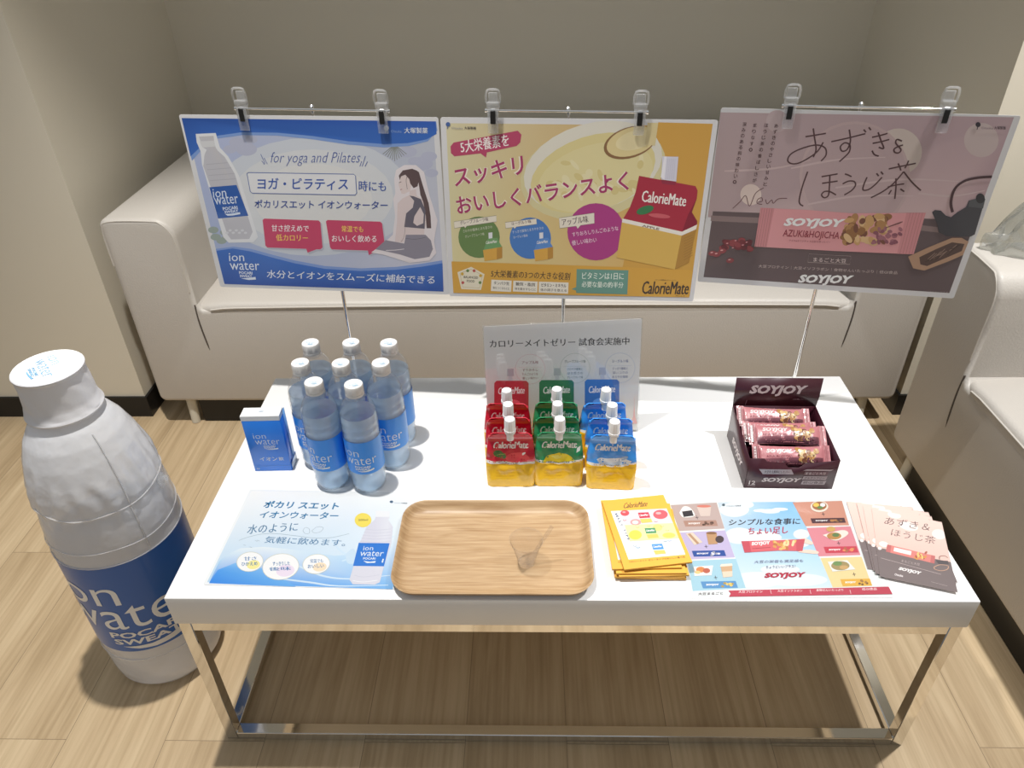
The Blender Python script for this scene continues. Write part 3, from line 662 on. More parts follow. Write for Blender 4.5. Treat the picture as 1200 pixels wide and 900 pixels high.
# poster with the pink bar
a = poster(2, '', 810, 90, .325, 186)
inset(a, .010, [(74, 60, 64), (74, 60, 64), (158, 132, 136), (152, 130, 134)])
x, y = LW/2-.010, LH/2-.010
a.poly([(104, 128), (1164, 146), (1008, 566), (940, 562), (830, 548), (420, 530), (250, 520), (60, 506)], [(158, 138, 140), (154, 130, 136), (150, 122, 126), (158, 130, 134), (176, 150, 150), (178, 154, 154), (170, 148, 148), (150, 130, 132)])
a.local([(-x, -y), (x, -y), (x, -y+.135), (-x, -y+.128)], (72, 59, 62))
a.poly([(72, 500), (830, 535), (1010, 556), (1006, 574), (830, 555), (70, 520)], (110, 92, 92))
for cx, cy, r, c in ((748, 270, 84, (176, 162, 154)), (1046, 228, 62, (168, 152, 150)), (215, 425, 38, (190, 172, 164)), (310, 160, 40, (166, 148, 150)), (590, 360, 200, (164, 142, 142)), (590, 360, 190, (158, 136, 138))): a.ell(cx, cy, r, r, c)
for p in ([(360, 330), (520, 300), (700, 290)], [(420, 460), (600, 430), (800, 430)], [(120, 340), (300, 330), (430, 300)], [(520, 400), (760, 370), (1000, 380)], [(820, 420), (940, 430), (1060, 410)]): a.stroke(p, .0035, (172, 152, 152), taper=True)
K = (62, 38, 40)
for p in ([(412, 216), (450, 210), (486, 204)], [(440, 186), (444, 215), (450, 262), (440, 290)], [(476, 236), (452, 272), (400, 306), (366, 314), (348, 302), (360, 278), (400, 258), (450, 246), (482, 256), (486, 282), (468, 304)],
          [(505, 234), (560, 222), (628, 205)], [(570, 190), (574, 232), (562, 262), (544, 268), (538, 252), (554, 238), (572, 246), (570, 270), (552, 290), (534, 306)], [(622, 190), (630, 200)], [(640, 182), (648, 192)],
          [(652, 218), (680, 212), (708, 204)], [(654, 240), (684, 234), (714, 226)], [(674, 200), (684, 230), (694, 258), (676, 254)], [(652, 266), (660, 280), (676, 286)],
          [(420, 342), (402, 392), (390, 440), (392, 458), (404, 466)], [(470, 360), (500, 355), (528, 350)], [(472, 384), (500, 380), (528, 376)], [(500, 354), (498, 400), (494, 428), (480, 436), (470, 426), (480, 414), (500, 414), (522, 426)],
          [(554, 350), (566, 354), (578, 360)], [(546, 386), (568, 376), (588, 378), (592, 392), (578, 410), (552, 426)], [(634, 362), (622, 390), (620, 408), (640, 406), (664, 388), (688, 362)], [(668, 348), (676, 358)], [(684, 342), (692, 352)],
          [(712, 332), (760, 322), (810, 312)], [(746, 312), (752, 326), (756, 338)], [(784, 302), (778, 316), (770, 330)], [(766, 342), (730, 384), (690, 414), (648, 436)], [(766, 342), (796, 380), (828, 410)], [(708, 398), (738, 390), (768, 386)], [(738, 366), (738, 400), (734, 440)], [(722, 408), (712, 424)], [(754, 404), (768, 414)],
          [(760, 232), (742, 226), (738, 240), (756, 262), (748, 274), (734, 272), (732, 260), (750, 250), (764, 246)]): a.stroke(p, .0024, K)
for p in ([(150, 474), (176, 450), (196, 428), (206, 460), (214, 462), (232, 420), (262, 400)], [(240, 452), (256, 448), (254, 436), (240, 442), (238, 456), (256, 460)], [(268, 442), (274, 458), (290, 444), (296, 456), (314, 440), (346, 438)]): a.stroke(p, .0013, (88, 56, 58))
cols_ = [((306, 176), (266, 386), 'あずきのやさしい甘みと'), ((270, 174), (228, 372), 'ほうじ茶の香ばしさが'), ((230, 174), (214, 262), '織りなす。'), ((192, 170), (156, 378), '深みのある和の味わい。')]
for (x0, y0), (x1, y1), s_ in cols_:
    for k, ch in enumerate(s_):
        f = k/max(1, len(s_)-1); cx, cy = x0+(x1-x0)*f, y0+(y1-y0)*f; a.text(ch, (cx-7, cy+8), (cx+7, cy+8), (cx-6, cy-6), (66, 44, 46), .012)
a.poly([(250, 472), (420, 480), (580, 492), (846, 490), (802, 640), (520, 628), (228, 612)], (192, 128, 132)); a.poly([(250, 472), (300, 474), (272, 614), (228, 612)], (176, 112, 116)); a.poly([(776, 490), (846, 490), (802, 640), (742, 638)], (180, 116, 120))
for k in range(5): a.stroke([(256+k*9, 474), (232+k*9, 612)], .0006, (140, 84, 90)); a.stroke([(790+k*11, 490), (752+k*11, 638)], .0006, (146, 88, 94))
for k in range(60):
    random.seed(k+50); x_, y_ = 560+random.random()*150, 500+random.random()*100
    a.ell(x_-(y_-500)*.18, y_, 10+random.random()*12, 8+random.random()*8, ((150, 106, 62), (176, 134, 84), (122, 80, 44), (190, 156, 110), (96, 54, 40))[k % 5], random.random()*180)
for k in range(26):
    random.seed(k+150); a.ell(655+random.random()*100, 545+random.random()*55, 9, 6, ((112, 60, 74), (134, 80, 92))[k % 2], random.random()*180)
for k in range(9): a.stroke([(700+k*6, 545-k*2), (738+k*3, 530-k)], .0012, (80, 46, 44))
a.text('SOYJOY', (330, 545), (548, 550), (338, 508), (226, 218, 216), .05, .18); a.text('AZUKI&HOJICHA', (328, 582), (530, 592), (334, 550), (112, 26, 40), .008); a.text('アズキ&ホウジチャ 大豆粉を使ったバー', (352, 594), (500, 600), (353, 586), (120, 60, 66))
for k in range(26):
    random.seed(k+9); a.ell(112+random.random()*104, 622-random.random()*44*(1-abs(random.random()-.5)), 13, 9, ((92, 28, 36), (116, 42, 48), (74, 22, 30))[k % 3], random.random()*60-30)
for x_, y_ in ((76, 636), (112, 628), (140, 662), (92, 640)): a.ell(x_, y_, 14, 9, (116, 44, 50), -10); a.ell(x_-2, y_-3, 5, 2, (196, 150, 150), -10)
for x_, y_ in ((130, 600), (160, 590), (186, 606), (150, 616), (200, 596)): a.ell(x_, y_, 4, 2, (180, 120, 126), -10)
T = (40, 40, 46)
a.poly([(868, 488), (878, 480), (900, 482), (918, 500), (936, 506), (962, 486), (990, 470), (1000, 446), (1046, 434), (1060, 440), (1022, 568), (1006, 576), (920, 574), (892, 560), (886, 530)], T); a.poly([(1002, 446), (1044, 434), (1060, 440), (1052, 474), (1000, 468)], (58, 60, 64))
a.ell(1042, 438, 16, 18, (26, 26, 30)); a.stroke([(942, 488), (936, 452), (950, 404), (984, 376), (1030, 364), (1084, 360)], .0042, (48, 28, 32))
a.poly([(782, 648), (860, 612), (940, 580), (975, 580), (1000, 594), (980, 642), (930, 664), (840, 698), (800, 690)], (150, 116, 92)); a.poly([(822, 650), (880, 622), (940, 596), (985, 602), (975, 628), (850, 682), (826, 676)], (62, 44, 40))
for k in range(16):
    random.seed(k+70); x_ = 835+random.random()*120; y_ = 668-(x_-835)*.38+random.random()*22-12; a.stroke([(x_, y_), (x_+26, y_-26+random.random()*20)], .0011, (120, 96, 84) if k % 2 else (40, 28, 26))
bx = [(424, 638), (576, 646), (572, 676), (420, 668)]; a.outline(bx, .0005, (176, 160, 156)); a.text('まるごと大豆', (440, 666), (558, 672), (441, 650), (200, 184, 180))
a.text('大豆プロテイン｜大豆イソフラボン｜食物せんいたっぷり｜低GI食品', (242, 688), (742, 712), (243, 676), (176, 160, 156)); a.text('SOYJOY', (382, 750), (578, 754), (390, 712), (222, 214, 212), .05, .18)
a.ell(1034, 172, 9, 9, (30, 26, 34)); a.stroke([(1034, 176), (1030, 190)], .0011, (30, 26, 34)); a.text('Otsuka', (1046, 188), (1088, 189), (1046, 180), (120, 100, 108)); a.text('大塚製薬', (1092, 189), (1134, 190), (1092, 178), (44, 34, 40), .03)
a.text('※イメージです', (860, 776), (926, 779), (860, 771), (150, 134, 132))
put(a, 2, 'mauve and brown laminated poster with a teapot and a pink bar')
# ------------------------------------------------------------------ eight water bottles
BR = .0312
BP = [(0, .0105), (.004, .002), (.010, 0), (.021, .0005), (.0265, .003), (.0292, .0085), (.0302, .018), (.0290, .024), (.0303, .031), (.0310, .040), (.0312, .0485), (.0312, .1180), (.0300, .121), (.0311, .126), (.0311, .134),
      (.0302, .1365), (.0310, .140), (.0309, .148), (.0300, .1505), (.0306, .155), (.0294, .163), (.0268, .172), (.0225, .181), (.0178, .1865), (.0150, .1895), (.0140, .193), (.0140, .200)]
def dimple(a, z): return (.018*math.cos(5*a)*math.exp(-((z-.020)/.014)**2) if z < .05 else 0)
def water_bottle(first):
    t = empty('water_bottle')
    b = MB().lathe([p for p in BP if p[0] > 0], 40, cap1=False, wob=dimple).build('body', M['pet'], t)
    w = [(max(.001, r-.0016), z+.0018) for r, z in BP if .001 < r and z < .153]; w.append((.0287, .1600))
    dk = MB().lathe(w, 32, wob=dimple, cap1=False).build('drink', M['water'], t)
    MB().lathe([(.0286, .1600), (.012, .1600), (.0005, .1600)], 32, cap0=False).build('drink_surface', M['surface'], dk)
    a = Art(gain=1.0, dz=.00004, z0=.0); R1 = BR+.0003; hw = math.pi*R1; th = -math.pi/2-.12
    B = (50, 148, 246)
    a.local([(-hw, .0495), (hw, .0495), (hw, .117), (-hw, .117)], B); a.z = .00025
    logo_ion(a, -.0265, .0535, .057, (240, 245, 250))
    a.text('250', (.060, .07), (.066, .07), (.060, .076), (236, 242, 248)); a.poly([(-.088, .06), (-.05, .06), (-.05, .106), (-.088, .106)], (225, 232, 240))
    for k in range(7): a.stroke([(-.085, .066+k*.0055), (-.054, .066+k*.0055)], .0009, (60, 110, 180))
    a.cut(.0035, 0, -hw, hw); a.wrap(cyl(R1, th)); a.build('label', M['label'], t, True)
    c = [(.0150, .1945), (.0152, .196), (.0150, .1985), (.0144, .1988), (.0150, .1995), (.0150, .2125), (.0143, .2142)]
    def knurl(q, z): return .012*(1 if math.sin(30*q) > 0 else 0) if .2 < z < .2135 else 0
    cp = MB().lathe(c, 120, wob=knurl).build('cap', M['capw'], t)
    a = Art(gain=1.0, dz=.00004, z0=.2143); a.mp = lambda x, y: (x*math.cos(.5)-y*math.sin(.5), x*math.sin(.5)+y*math.cos(.5))
    logo_ion(a, -.009, -.009, .018, (90, 160, 195)); a.build('cap_print', M['paper'], cap if False else cp)
    MB().lathe([(.0142, .1900), (.0163, .1905), (.0163, .1918), (.0142, .1922)], 30).build('neck_ring', M['pet'], b)
    return t
BX = [(-.4360, .3790, .5), (-.3650, .3800, .15), (-.2985, .3780, .25), (-.4375, .3155, .1), (-.3690, .3140, .6), (-.3020, .3145, -.05), (-.4010, .2585, .35), (-.3352, .2515, 0)]
BL = ['clear water bottle with blue label, back row of the cluster, left end', 'clear water bottle with blue label, middle one of the back row', 'clear water bottle with blue label, back row of the cluster, right end',
      'clear water bottle with blue label, middle row, beside the blue carton', 'clear water bottle with blue label, middle row, partly hidden behind the two front ones', 'clear water bottle with blue label, middle row, right end of the cluster',
      'clear water bottle with blue label, front row, nearer the blue carton', 'clear water bottle with blue label, front row, nearest the oak tray']
proto = None
for (x, y, a_), lb in zip(BX, BL):
    o = proto = water_bottle(True) if proto is None else copy_tree(proto)
    o.location = (x, y, H); o.rotation_euler = (0, 0, -a_); tag(o, lb, 'bottle', 'water bottles on the table')

# ------------------------------------------------------------------ blue and white carton
t = empty('drink_carton', (-.517, .2862, H), .03); tag(t, 'small blue and white folding carton standing left of the water bottles', 'carton')
w, hh, dd = .0665, .124, .024
def inked(parent, name, boxes, m='board', gain=.8):
    a = Art(gain=gain)
    for x in boxes: a.merge(MB().box(*x[0]), x[1])
    return a.build(name, M[m], parent)
def face_front(a, y): a.wrap(lambda x, yy, z: (x, y-z, yy)); return a      # design x,y -> a wall facing the viewer
a = Art(gain=.9); a.merge(MB().box(-w/2, w/2, 0, dd, 0, hh-.0105, .0004, 1), (40, 126, 228)); a.build('box', M['board'], t)
a = Art(gain=.9, dz=.00003, z0=.0001)
logo_ion(a, -.020, .048, .044, (225, 232, 240))
for k, ch in enumerate('イオン飲料'[:4]): a.text(ch, (-.019+k*.0112, .024), (-.010+k*.0112, .024), (-.019+k*.0112, .0325), (225, 232, 240), .01)
a.text('50', (-.029, .004), (-.024, .004), (-.029, .0075), (225, 232, 240)); a.stroke([(-w/2+.001, .012), (w/2-.001, .012)], .0006, (90, 150, 225))
face_front(a, 0); a.build('front_print', M['board'], t)
lid = MB().box(-w/2-.0004, w/2+.0004, -.0005, dd+.001, hh-.0105, hh, .0006, 1).build('lid', M['spout'], t)
a = Art(gain=.9, dz=.00003, z0=hh+.0002); a.ell(0, dd*.55, .005, .0018, (170, 185, 200)); a.build('lid_mark', M['board'], lid)
inked(t, 'side_flap', [((w/2+.0004, w/2+.0012, .002, dd+.010, .0, .0165), (40, 126, 228)), ((w/2+.0012, w/2+.0018, .003, dd+.009, .001, .0155), (210, 220, 235))])
inked(t, 'side_panel', [((w/2, w/2+.0009, dd-.004, dd+.006, .016, hh-.004), (120, 175, 235))])

# ------------------------------------------------------------------ placard in a clear holder
PW, PH = .2874, .226
rotp = (1.38, 0, .0905)
Rp = Euler(rotp, 'XYZ').to_matrix(); base = Vector((.0099, .3855, H+.0035)); pc = base+Rp @ Vector((0, PH/2, 0))
t = empty('placard', (base.x, base.y, H), 0); tag(t, 'white flavour placard in a clear acrylic holder behind the jelly pouches', 'sign')
a = Art(plane_map(pc, rotp, 540, 360, .26667), gain=.74/lin((205,)*3)[1], dz=.000005)
a.sheet(PW-.004, PH-.004, .0005, (196, 194, 192), .003)
a.text('カロリーメイトゼリー 試食会実施中', (128, 178), (740, 165), (126, 144), (26, 24, 26), .02)
for cx, cy, c, s1, s2, s3, s4 in ((305, 272, (190, 150, 156), 'アップル味', 'すりおろし', 'りんごのような', '優しい味わい'), (502, 268, (150, 158, 148), 'グレープフルーツ味', 'さわやか酸味と', 'ほろ苦さの', 'グレープフルーツ味'), (700, 266, (150, 160, 182), 'ヨーグルト味', 'すっきり酸味と', '深いコクの', 'まろやか風味')):
    a.ell(cx, cy, 66, 66, c, n=40); a.ell(cx, cy, 64.5, 64.5, (198, 196, 193), n=40); k = (120, 50, 60) if cx < 400 else ((60, 80, 66) if cx < 600 else (50, 70, 120)); q = 44 if cx != 502 else 54
    a.text(s1, (cx-q+8, cy-22), (cx+q-8, cy-23), (cx-q+8, cy-36), k, .02); a.stroke([(cx-50, cy-8), (cx+50, cy-9)], .0005, c)
    for j, s_ in enumerate((s2, s3, s4)): a.text(s_, (cx-34, cy+10+j*18), (cx+34, cy+9+j*18), (cx-34, cy-2+j*18), k, .01)
for x0, x1, y0, c, cx in ((147, 298, 323, (176, 36, 52), 218), (345, 497, 320, (40, 104, 66), 424), (545, 696, 317, (44, 98, 168), 622)):
    a.poly([(cx-14, y0-52), (cx+14, y0-53), (cx+15, y0-20), (cx-15, y0-20)], (160, 158, 164)); a.poly([(cx-8, y0-20), (cx+8, y0-20), (cx+10, y0+4), (cx-10, y0+4)], (180, 178, 184))
    a.poly([(x0, y0+10), (x0+10, y0), (x1-10, y0), (x1, y0+10), (x1, y0+150), (x0, y0+150)], c); a.text('CalorieMate', (x0+18, y0+60), (x1-18, y0+56), (x0+18, y0+30), (226, 216, 216), .015, .2)
    a.ell((x0+x1)/2, y0+100, 40, 18, tuple(min(255, v+50) for v in c)); a.poly([(x0-6, y0+150), (x1+6, y0+150), (x1+9, y0+212), (x0-9, y0+212)], (205, 165, 60))
a.poly([(762, 425), (766, 480), (776, 510), (748, 510), (757, 480)], (206, 150, 148)); a.stroke([(762, 395), (762, 430)], .0005, (206, 150, 148)); a.ell(722, 488, 14, 8, (212, 176, 170)); a.stroke([(700, 514), (788, 510)], .0005, (206, 150, 148))
a.text('大塚製薬', (652, 512), (690, 511), (652, 504), (120, 110, 120))
o = a.build('card', M['lamprint'], t); o.location = pc-Vector(t.location); o.rotation_euler = rotp
hb = MB(); hb.box(-PW/2, PW/2, -PH/2, PH/2, .0006, .0024, .0008, 1)
o = hb.build('front_pane', M['pane'], t); o.location = pc-Vector(t.location); o.rotation_euler = rotp
hb = MB(); hb.box(-PW/2, PW/2, -PH/2, PH/2, -.003, -.0010, .0008, 1)
o = hb.build('back_pane', M['pane'], t); o.location = pc-Vector(t.location); o.rotation_euler = rotp
MB().box(-PW/2, PW/2, -.002, .045, .0002, .002, .0006, 1).build('foot', M['pane'], t).rotation_euler = (0, 0, .0905)

# ------------------------------------------------------------------ nine spouted jelly pouches
PWd, PHt = .081, .113
def pw(v): return PWd*(1.0+.05*math.sin(math.pi*min(1, v*1.15))-.10*max(0, v-.45)/.55*(1 if v < .8 else 1))
def pd(v): return .043*(1-v/.84)**.85*(1-.12*(1-min(1, v/.1))) + .0022 if v < .84 else .0022
def lean(v): return -.012*max(0, (v-.80)/.20)**1.2 + .007*math.sin(math.pi*min(1, v/.84))*0
def pz_(u, v): return PHt*v - (.010*max(0, (abs(u)-.40)/.10)**2 if v > .93 else 0)*max(0, (v-.93)/.07)
def pfront(u, v):
    k = 1-.22*max(0, (2*abs(u)-.80)/.20)**2
    dent = .0036*noise.noise((u*7+3, v*8, 1.5))*math.sin(math.pi*min(1, v/.86)) if v < .86 else 0
    return Vector((pw(v)*u, -pd(v)/2*k+lean(v)+dent, pz_(u, v)))
def pback(u, v):
    k = 1-.22*max(0, (2*abs(u)-.80)/.20)**2
    return Vector((pw(v)*u, pd(v)/2*k+lean(v), pz_(u, v)))
def pouch(kind):
    C = dict(red=((196, 22, 52), (150, 16, 38)), green=((30, 138, 88), (20, 96, 62)), blue=((58, 148, 234), (30, 96, 190)))[kind]
    t = empty('jelly_pouch')
    mb = MB(); NU, NV = 20, 26; rings = []
    for j in range(NV+1):
        v = j/NV; f = [pfront(-.5+i/NU, v) for i in range(NU+1)]; b_ = [pback(.5-i/NU, v) for i in range(NU+1)]
        fold = .35*min(1, v*4)*max(0, 1-v/.84) if v < .84 else 0
        mid1 = (f[-1]+b_[0])/2; mid1.x -= fold*.02; mid2 = (b_[-1]+f[0])/2; mid2.x += fold*.02
        rings.append(f+[mid1]+b_+[mid2])
    mb.loft(rings)
    a = Art(gain=1.0); a.merge(mb, (232, 184, 34))
    for f in a.bm.faces:
        if f.calc_center_median().z > .445*PHt:
            for l in f.loops: l[a.ink] = a.c(C[0])
    a.build('pouch_body', M['foil'], t, True)
    a = Art(gain=1.0, dz=.00003, z0=.0006)              # the front panel's print, in u (-.5...5) by v (0..1)
    a.local([(-.485, .44), (.485, .44), (.485, .995), (-.485, .995)], [C[0], C[0], C[1], C[1]] if False else C[0])
    if kind == 'red': st = [(-.49, .445), (-.2, .435), (.1, .43), (.49, .425)]
    elif kind == 'green': st = [(-.49, .47), (-.25, .44), (0, .43), (.25, .44), (.49, .47)]
    else: st = [(-.49, .455), (-.2, .435), (.15, .435), (.49, .475)]
    if kind != 'red':
        low = [(p[0], p[1]) for p in st]; a.local(low+[(.49, .40), (-.49, .40)], (232, 184, 34))
    a.stroke(st, .042, (222, 220, 214))
    a.text('CalorieMate', (-.36, .665), (.38, .675), (-.36, .775), (240, 236, 232), .02, .2)
    if kind == 'red':
        a.ell(.14, .52, .25, .085, (222, 60, 78)); a.ell(-.22, .565, .14, .06, (60, 108, 52), -16); a.stroke([(-.33, .545), (-.1, .59)], .008, (150, 190, 90)); a.ell(.26, .58, .06, .016, (240, 240, 240), 30)
        a.text('APPLE', (-.12, .418), (.14, .414), (-.12, .436), (110, 70, 50), .02)
    elif kind == 'green':
        a.poly([(-.32, .455), (-.26, .52), (-.14, .575), (0, .595), (.14, .575), (.26, .52), (.32, .455), (0, .43)], (238, 214, 40)); a.ell(-.05, .53, .12, .03, (248, 232, 110)); a.ell(.04, .575, .02, .012, (90, 130, 40))
        a.poly([(.36, .6), (.44, .62), (.46, .7), (.38, .67)], (225, 235, 228)); a.text('GRAPEFRUIT', (-.22, .428), (.22, .428), (-.22, .448), (90, 100, 60), .02)
    else:
        a.poly([(-.3, .52), (.4, .52), (.34, .455), (.2, .44), (-.1, .44), (-.24, .455)], (196, 214, 232)); a.ell(.05, .52, .35, .035, (226, 234, 242)); a.ell(.22, .545, .12, .028, (150, 176, 206), 24); a.text('YOGURT', (-.16, .43), (.16, .43), (-.16, .449), (80, 110, 150), .02)
    for k in range(3): a.stroke([(-.3, .30-k*.05), (.26-.1*k, .305-k*.05)], .006, (206, 160, 30))
    a.cut(.05, 0, -.5, .5); a.cut(1/26, 1, 0, 1)
    a.wrap(lambda x, y, z: pfront(x, y)+Vector((0, -z-.00015, 0))); a.build('front_print', M['foil'], t, True)
    top = Vector((0, lean(1)+.001, PHt))
    MB().lathe([(.0062, -.014), (.0062, .000), (.0088, .0002), (.0088, .0016), (.0062, .002), (.0062, .006)], 22, tuple(top)).build('spout', M['spout'], t)
    def rib(q, z): return .035*(1 if math.sin(16*q) > 0 else 0)
    MB().lathe([(.0096, .0035), (.0098, .0075), (.0091, .008), (.0089, .025), (.0082, .0288), (.0062, .0300)], 64, tuple(top), wob=rib).build('spout_cap', M['spout'], t)
    return t
PP = dict(red=[(-.0865, .2640, .0), (-.0905, .3055, .02), (-.0935, .3465, -.02)], green=[(-.0040, .2650, .0), (-.0065, .3070, .01), (-.0060, .3500, -.02)], blue=[(.0860, .2570, -.06), (.0860, .3030, -.03), (.0790, .3480, .02)])
PN = dict(red='red and yellow apple jelly pouch with white cap', green='green and yellow citrus jelly pouch with white cap', blue='blue and yellow yogurt jelly pouch with white cap')
for kind in ('red', 'green', 'blue'):
    proto = None
    for (x, y, r), lb in zip(PP[kind], ('front of its column, fully in view', 'middle of its column', 'back of its column, against the placard')):
        o = proto = pouch(kind) if proto is None else copy_tree(proto)
        o.location = (x, y, H+.0004); o.rotation_euler = (0, 0, r); tag(o, PN[kind]+', '+lb, 'pouch', 'jelly pouches in front of the placard')

# ------------------------------------------------------------------ oak tray with a tasting cup and spoon
tl = empty('oak_tray', (-.1105, .0945, H), 0); tag(tl, 'shallow rounded oak veneer tray at the front of the table', 'tray')
prof = [(0.0, .0, 0), (.006, .0008, 0), (.012, .004, 0), (.017, .010, 0), (.020, .0165, 0), (.0208, .0175, 0), (.0200, .0180, 0), (.0180, .0172, 0), (.0145, .011, 0), (.0095, .0058, 0), (.004, .0034, 0), (-.004, .0028, 0)]
w0, h0, r0 = .304/2-.0205, .196/2-.0205, .018
rings = []
for off, z, _ in prof: rings.append([(p[0], p[1], z) for p in rrect(-w0-off, w0+off, -h0-off, h0+off, r0+off, 8)])
MB().loft(rings).build('tray', M['tray'], tl)
zt = H+.0030
cx, cy = -.0592, .0700
c = empty('tasting_cup', (cx, cy, zt)); tag(c, 'tiny clear plastic tasting cup standing on the oak tray', 'cup')
MB().lathe([(.0005, .0006), (.0118, .0006), (.0135, .0002), (.0138, .002), (.0152, .012), (.0200, .032), (.0245, .0475), (.0262, .0485), (.0262, .0495), (.0245, .0495), (.0240, .0480), (.0195, .032), (.0146, .012), (.0130, .002), (.0005, .0016)], 44, cap0=True, cap1=True).build('cup', M['cup'], c)
s_ = empty('tasting_spoon', (cx+.006, cy-.004, zt)); tag(s_, 'clear plastic tasting spoon leaning in the tiny cup on the tray', 'spoon')
p0, p1 = Vector((-.006, -.003, .0035)), Vector((.0330, .0155, .066)); ax = (p1-p0).normalized(); sd = ax.cross(Vector((-.5, -1, .4))).normalized(); nn = sd.cross(ax)
rings = []
for k in range(15):
    f = k/14; q = p0+(p1-p0)*f; wd = .0022+.0012*f if f > .34 else .0022+.0046*math.sin(math.pi*min(1, (f/.34)*.9+.1)); dp = -.0022*math.sin(math.pi*f/.34) if f < .34 else 0
    rings.append([q-sd*wd, q-sd*wd*.5+nn*(dp+.0005), q+sd*wd*.5+nn*(dp+.0005), q+sd*wd, q+sd*wd*.5+nn*(dp-.0005), q-sd*wd*.5+nn*(dp-.0005)])
MB().loft(rings).build('spoon', M['cup'], s_)

# ------------------------------------------------------------------ printed sheets lying on the table
G = .70
def lay(o, x, y, z, r): o.location = (x, y, z); o.rotation_euler = (0, 0, r); return o
# water sheet
loc = (-.3985, .1270, H+.0009); rot = (0, 0, -.027)
a = Art(plane_map(loc, rot, 230, 570, .20833), gain=G, haze=.13, hv=236); a.sheet(.297, .21, .0007, (246, 250, 253), .003)
x, y = .144, .1005
a.local([(-x, -y), (x, -y), (x, y), (-x, y)], [(180, 216, 246), (206, 230, 248), (246, 250, 252), (253, 254, 254)])
a.poly([(130, 420), (170, 385), (250, 348), (380, 340), (520, 352), (650, 372), (780, 390), (900, 380), (1040, 330), (1130, 290), (1105, 582), (72, 545)], [(170, 214, 247), (206, 230, 249), (230, 242, 250), (232, 243, 250), (220, 237, 250), (206, 230, 249), (190, 222, 248), (196, 226, 248), (222, 238, 250), (226, 240, 251), (100, 172, 240), (30, 132, 236)])
a.poly([(72, 545), (120, 470), (220, 430), (340, 450), (460, 500), (560, 565)], [(24, 124, 234), (60, 150, 238), (120, 186, 244), (110, 180, 244), (100, 175, 242), (84, 164, 240)])
for p in ([(560, 440), (700, 500), (860, 520), (1090, 500)], [(480, 520), (640, 540), (800, 560), (1080, 555)], [(760, 300), (840, 380), (980, 360), (1110, 280)], [(820, 420), (900, 400), (1000, 430)]): a.stroke(p, .0032, (205, 230, 250), taper=True)
a.poly([(840, 380), (880, 350), (900, 380), (890, 430), (850, 430)], (200, 225, 246), True)
TB = (28, 108, 160)
a.text('ポカリ スエット', (372, 122), (796, 132), (392, 80), TB, .03); a.text('イオンウォーター', (348, 178), (792, 186), (368, 138), TB, .02)
a.text('水のように', (284, 268), (570, 252), (292, 216), (60, 110, 150), .012, .1); a.text('気軽に飲めます。', (382, 318), (836, 338), (392, 280), (50, 108, 155), .008, .1)
a.stroke([(240, 304), (290, 286), (370, 268), (450, 266), (560, 278), (660, 290), (760, 288), (860, 266)], .0009, (150, 175, 190)); a.stroke([(600, 250), (612, 232), (634, 238), (636, 262), (614, 266), (600, 250)], .0006, (140, 160, 175)); a.stroke([(650, 250), (680, 228), (714, 232), (700, 254), (666, 262), (650, 250)], .0006, (140, 160, 175))
for x_, y_ in ((265, 328), (300, 340), (330, 305), (342, 303)): a.stroke([(x_, y_), (x_+14, y_+4)], .0006, (140, 160, 175))
for cx_, cy_, rx, ry, s1, s2, cc in ((302, 424, 76, 56, '甘さ', 'ひかえめ', (250, 240, 150)), (475, 452, 104, 74, 'すっきりした', '後味', (240, 224, 244)), (675, 437, 78, 56, '常温でも', 'おいしい', (250, 226, 190))):
    a.ell(cx_, cy_, rx, ry, (206, 208, 190), -8); a.ell(cx_, cy_, rx-3, ry-3, (250, 251, 252), -8); a.ell(cx_+rx*.25, cy_+ry*.3, rx*.5, ry*.45, cc, -8); k = rx*.62
    a.text(s1, (cx_-k*.7, cy_-6), (cx_+k*.8, cy_-8), (cx_-k*.7, cy_-28), (50, 110, 170), .02); a.text(s2, (cx_-k, cy_+24), (cx_+k*.9, cy_+20), (cx_-k, cy_+3), (50, 110, 170), .02)
a.ell(938, 190, 47, 40, (246, 222, 74)); a.text('500ml', (912, 196), (966, 194), (912, 184), (120, 110, 50), .02)
a.poly([(1012, 138), (1088, 140), (1088, 176), (1080, 186), (1106, 228), (1098, 320), (1056, 450), (1032, 540), (1004, 553), (880, 551), (862, 525), (884, 450), (914, 320), (928, 300), (958, 228), (1004, 188), (1008, 176)], [(226, 228, 238)]*4+[(216, 216, 230)]*13)
for k in range(5): a.stroke([(950-k*7, 240+k*17), (1010, 246+k*17), (1094, 240+k*17)], .0008, (196, 198, 216))
a.poly([(1012, 138), (1088, 140), (1088, 172), (1008, 172)], (240, 242, 246)); a.stroke([(890, 500), (940, 510), (1030, 498)], .0008, (196, 198, 216)); a.stroke([(880, 530), (940, 538), (1020, 528)], .0012, (240, 242, 248))
a.poly([(914, 318), (1088, 320), (1056, 450), (882, 448)], (18, 104, 210)); a.text('ion', (938, 360), (994, 360), (942, 336), (226, 236, 246)); a.text('water', (918, 392), (1050, 394), (926, 364), (226, 236, 246)); a.text('POCARI', (938, 412), (1008, 412), (940, 400), (226, 236, 246), .03); a.poly([(940, 420), (980, 424), (1010, 420), (1006, 430), (960, 432)], (226, 236, 246)); a.poly([(1048, 408), (1056, 408), (1050, 430), (1042, 428)], (226, 236, 246))
a.ell(1098, 87, 10, 7, (60, 90, 120)); a.text('Otsuka', (1112, 96), (1146, 97), (1113, 90), (170, 185, 200)); a.text('大塚製薬', (1150, 98), (1186, 99), (1151, 91), (60, 80, 100))
tag(lay(a.build('flyer', M['lamprint']), *loc, rot[2]), 'laminated white and blue water flyer at the left front corner of the table', 'flyer')
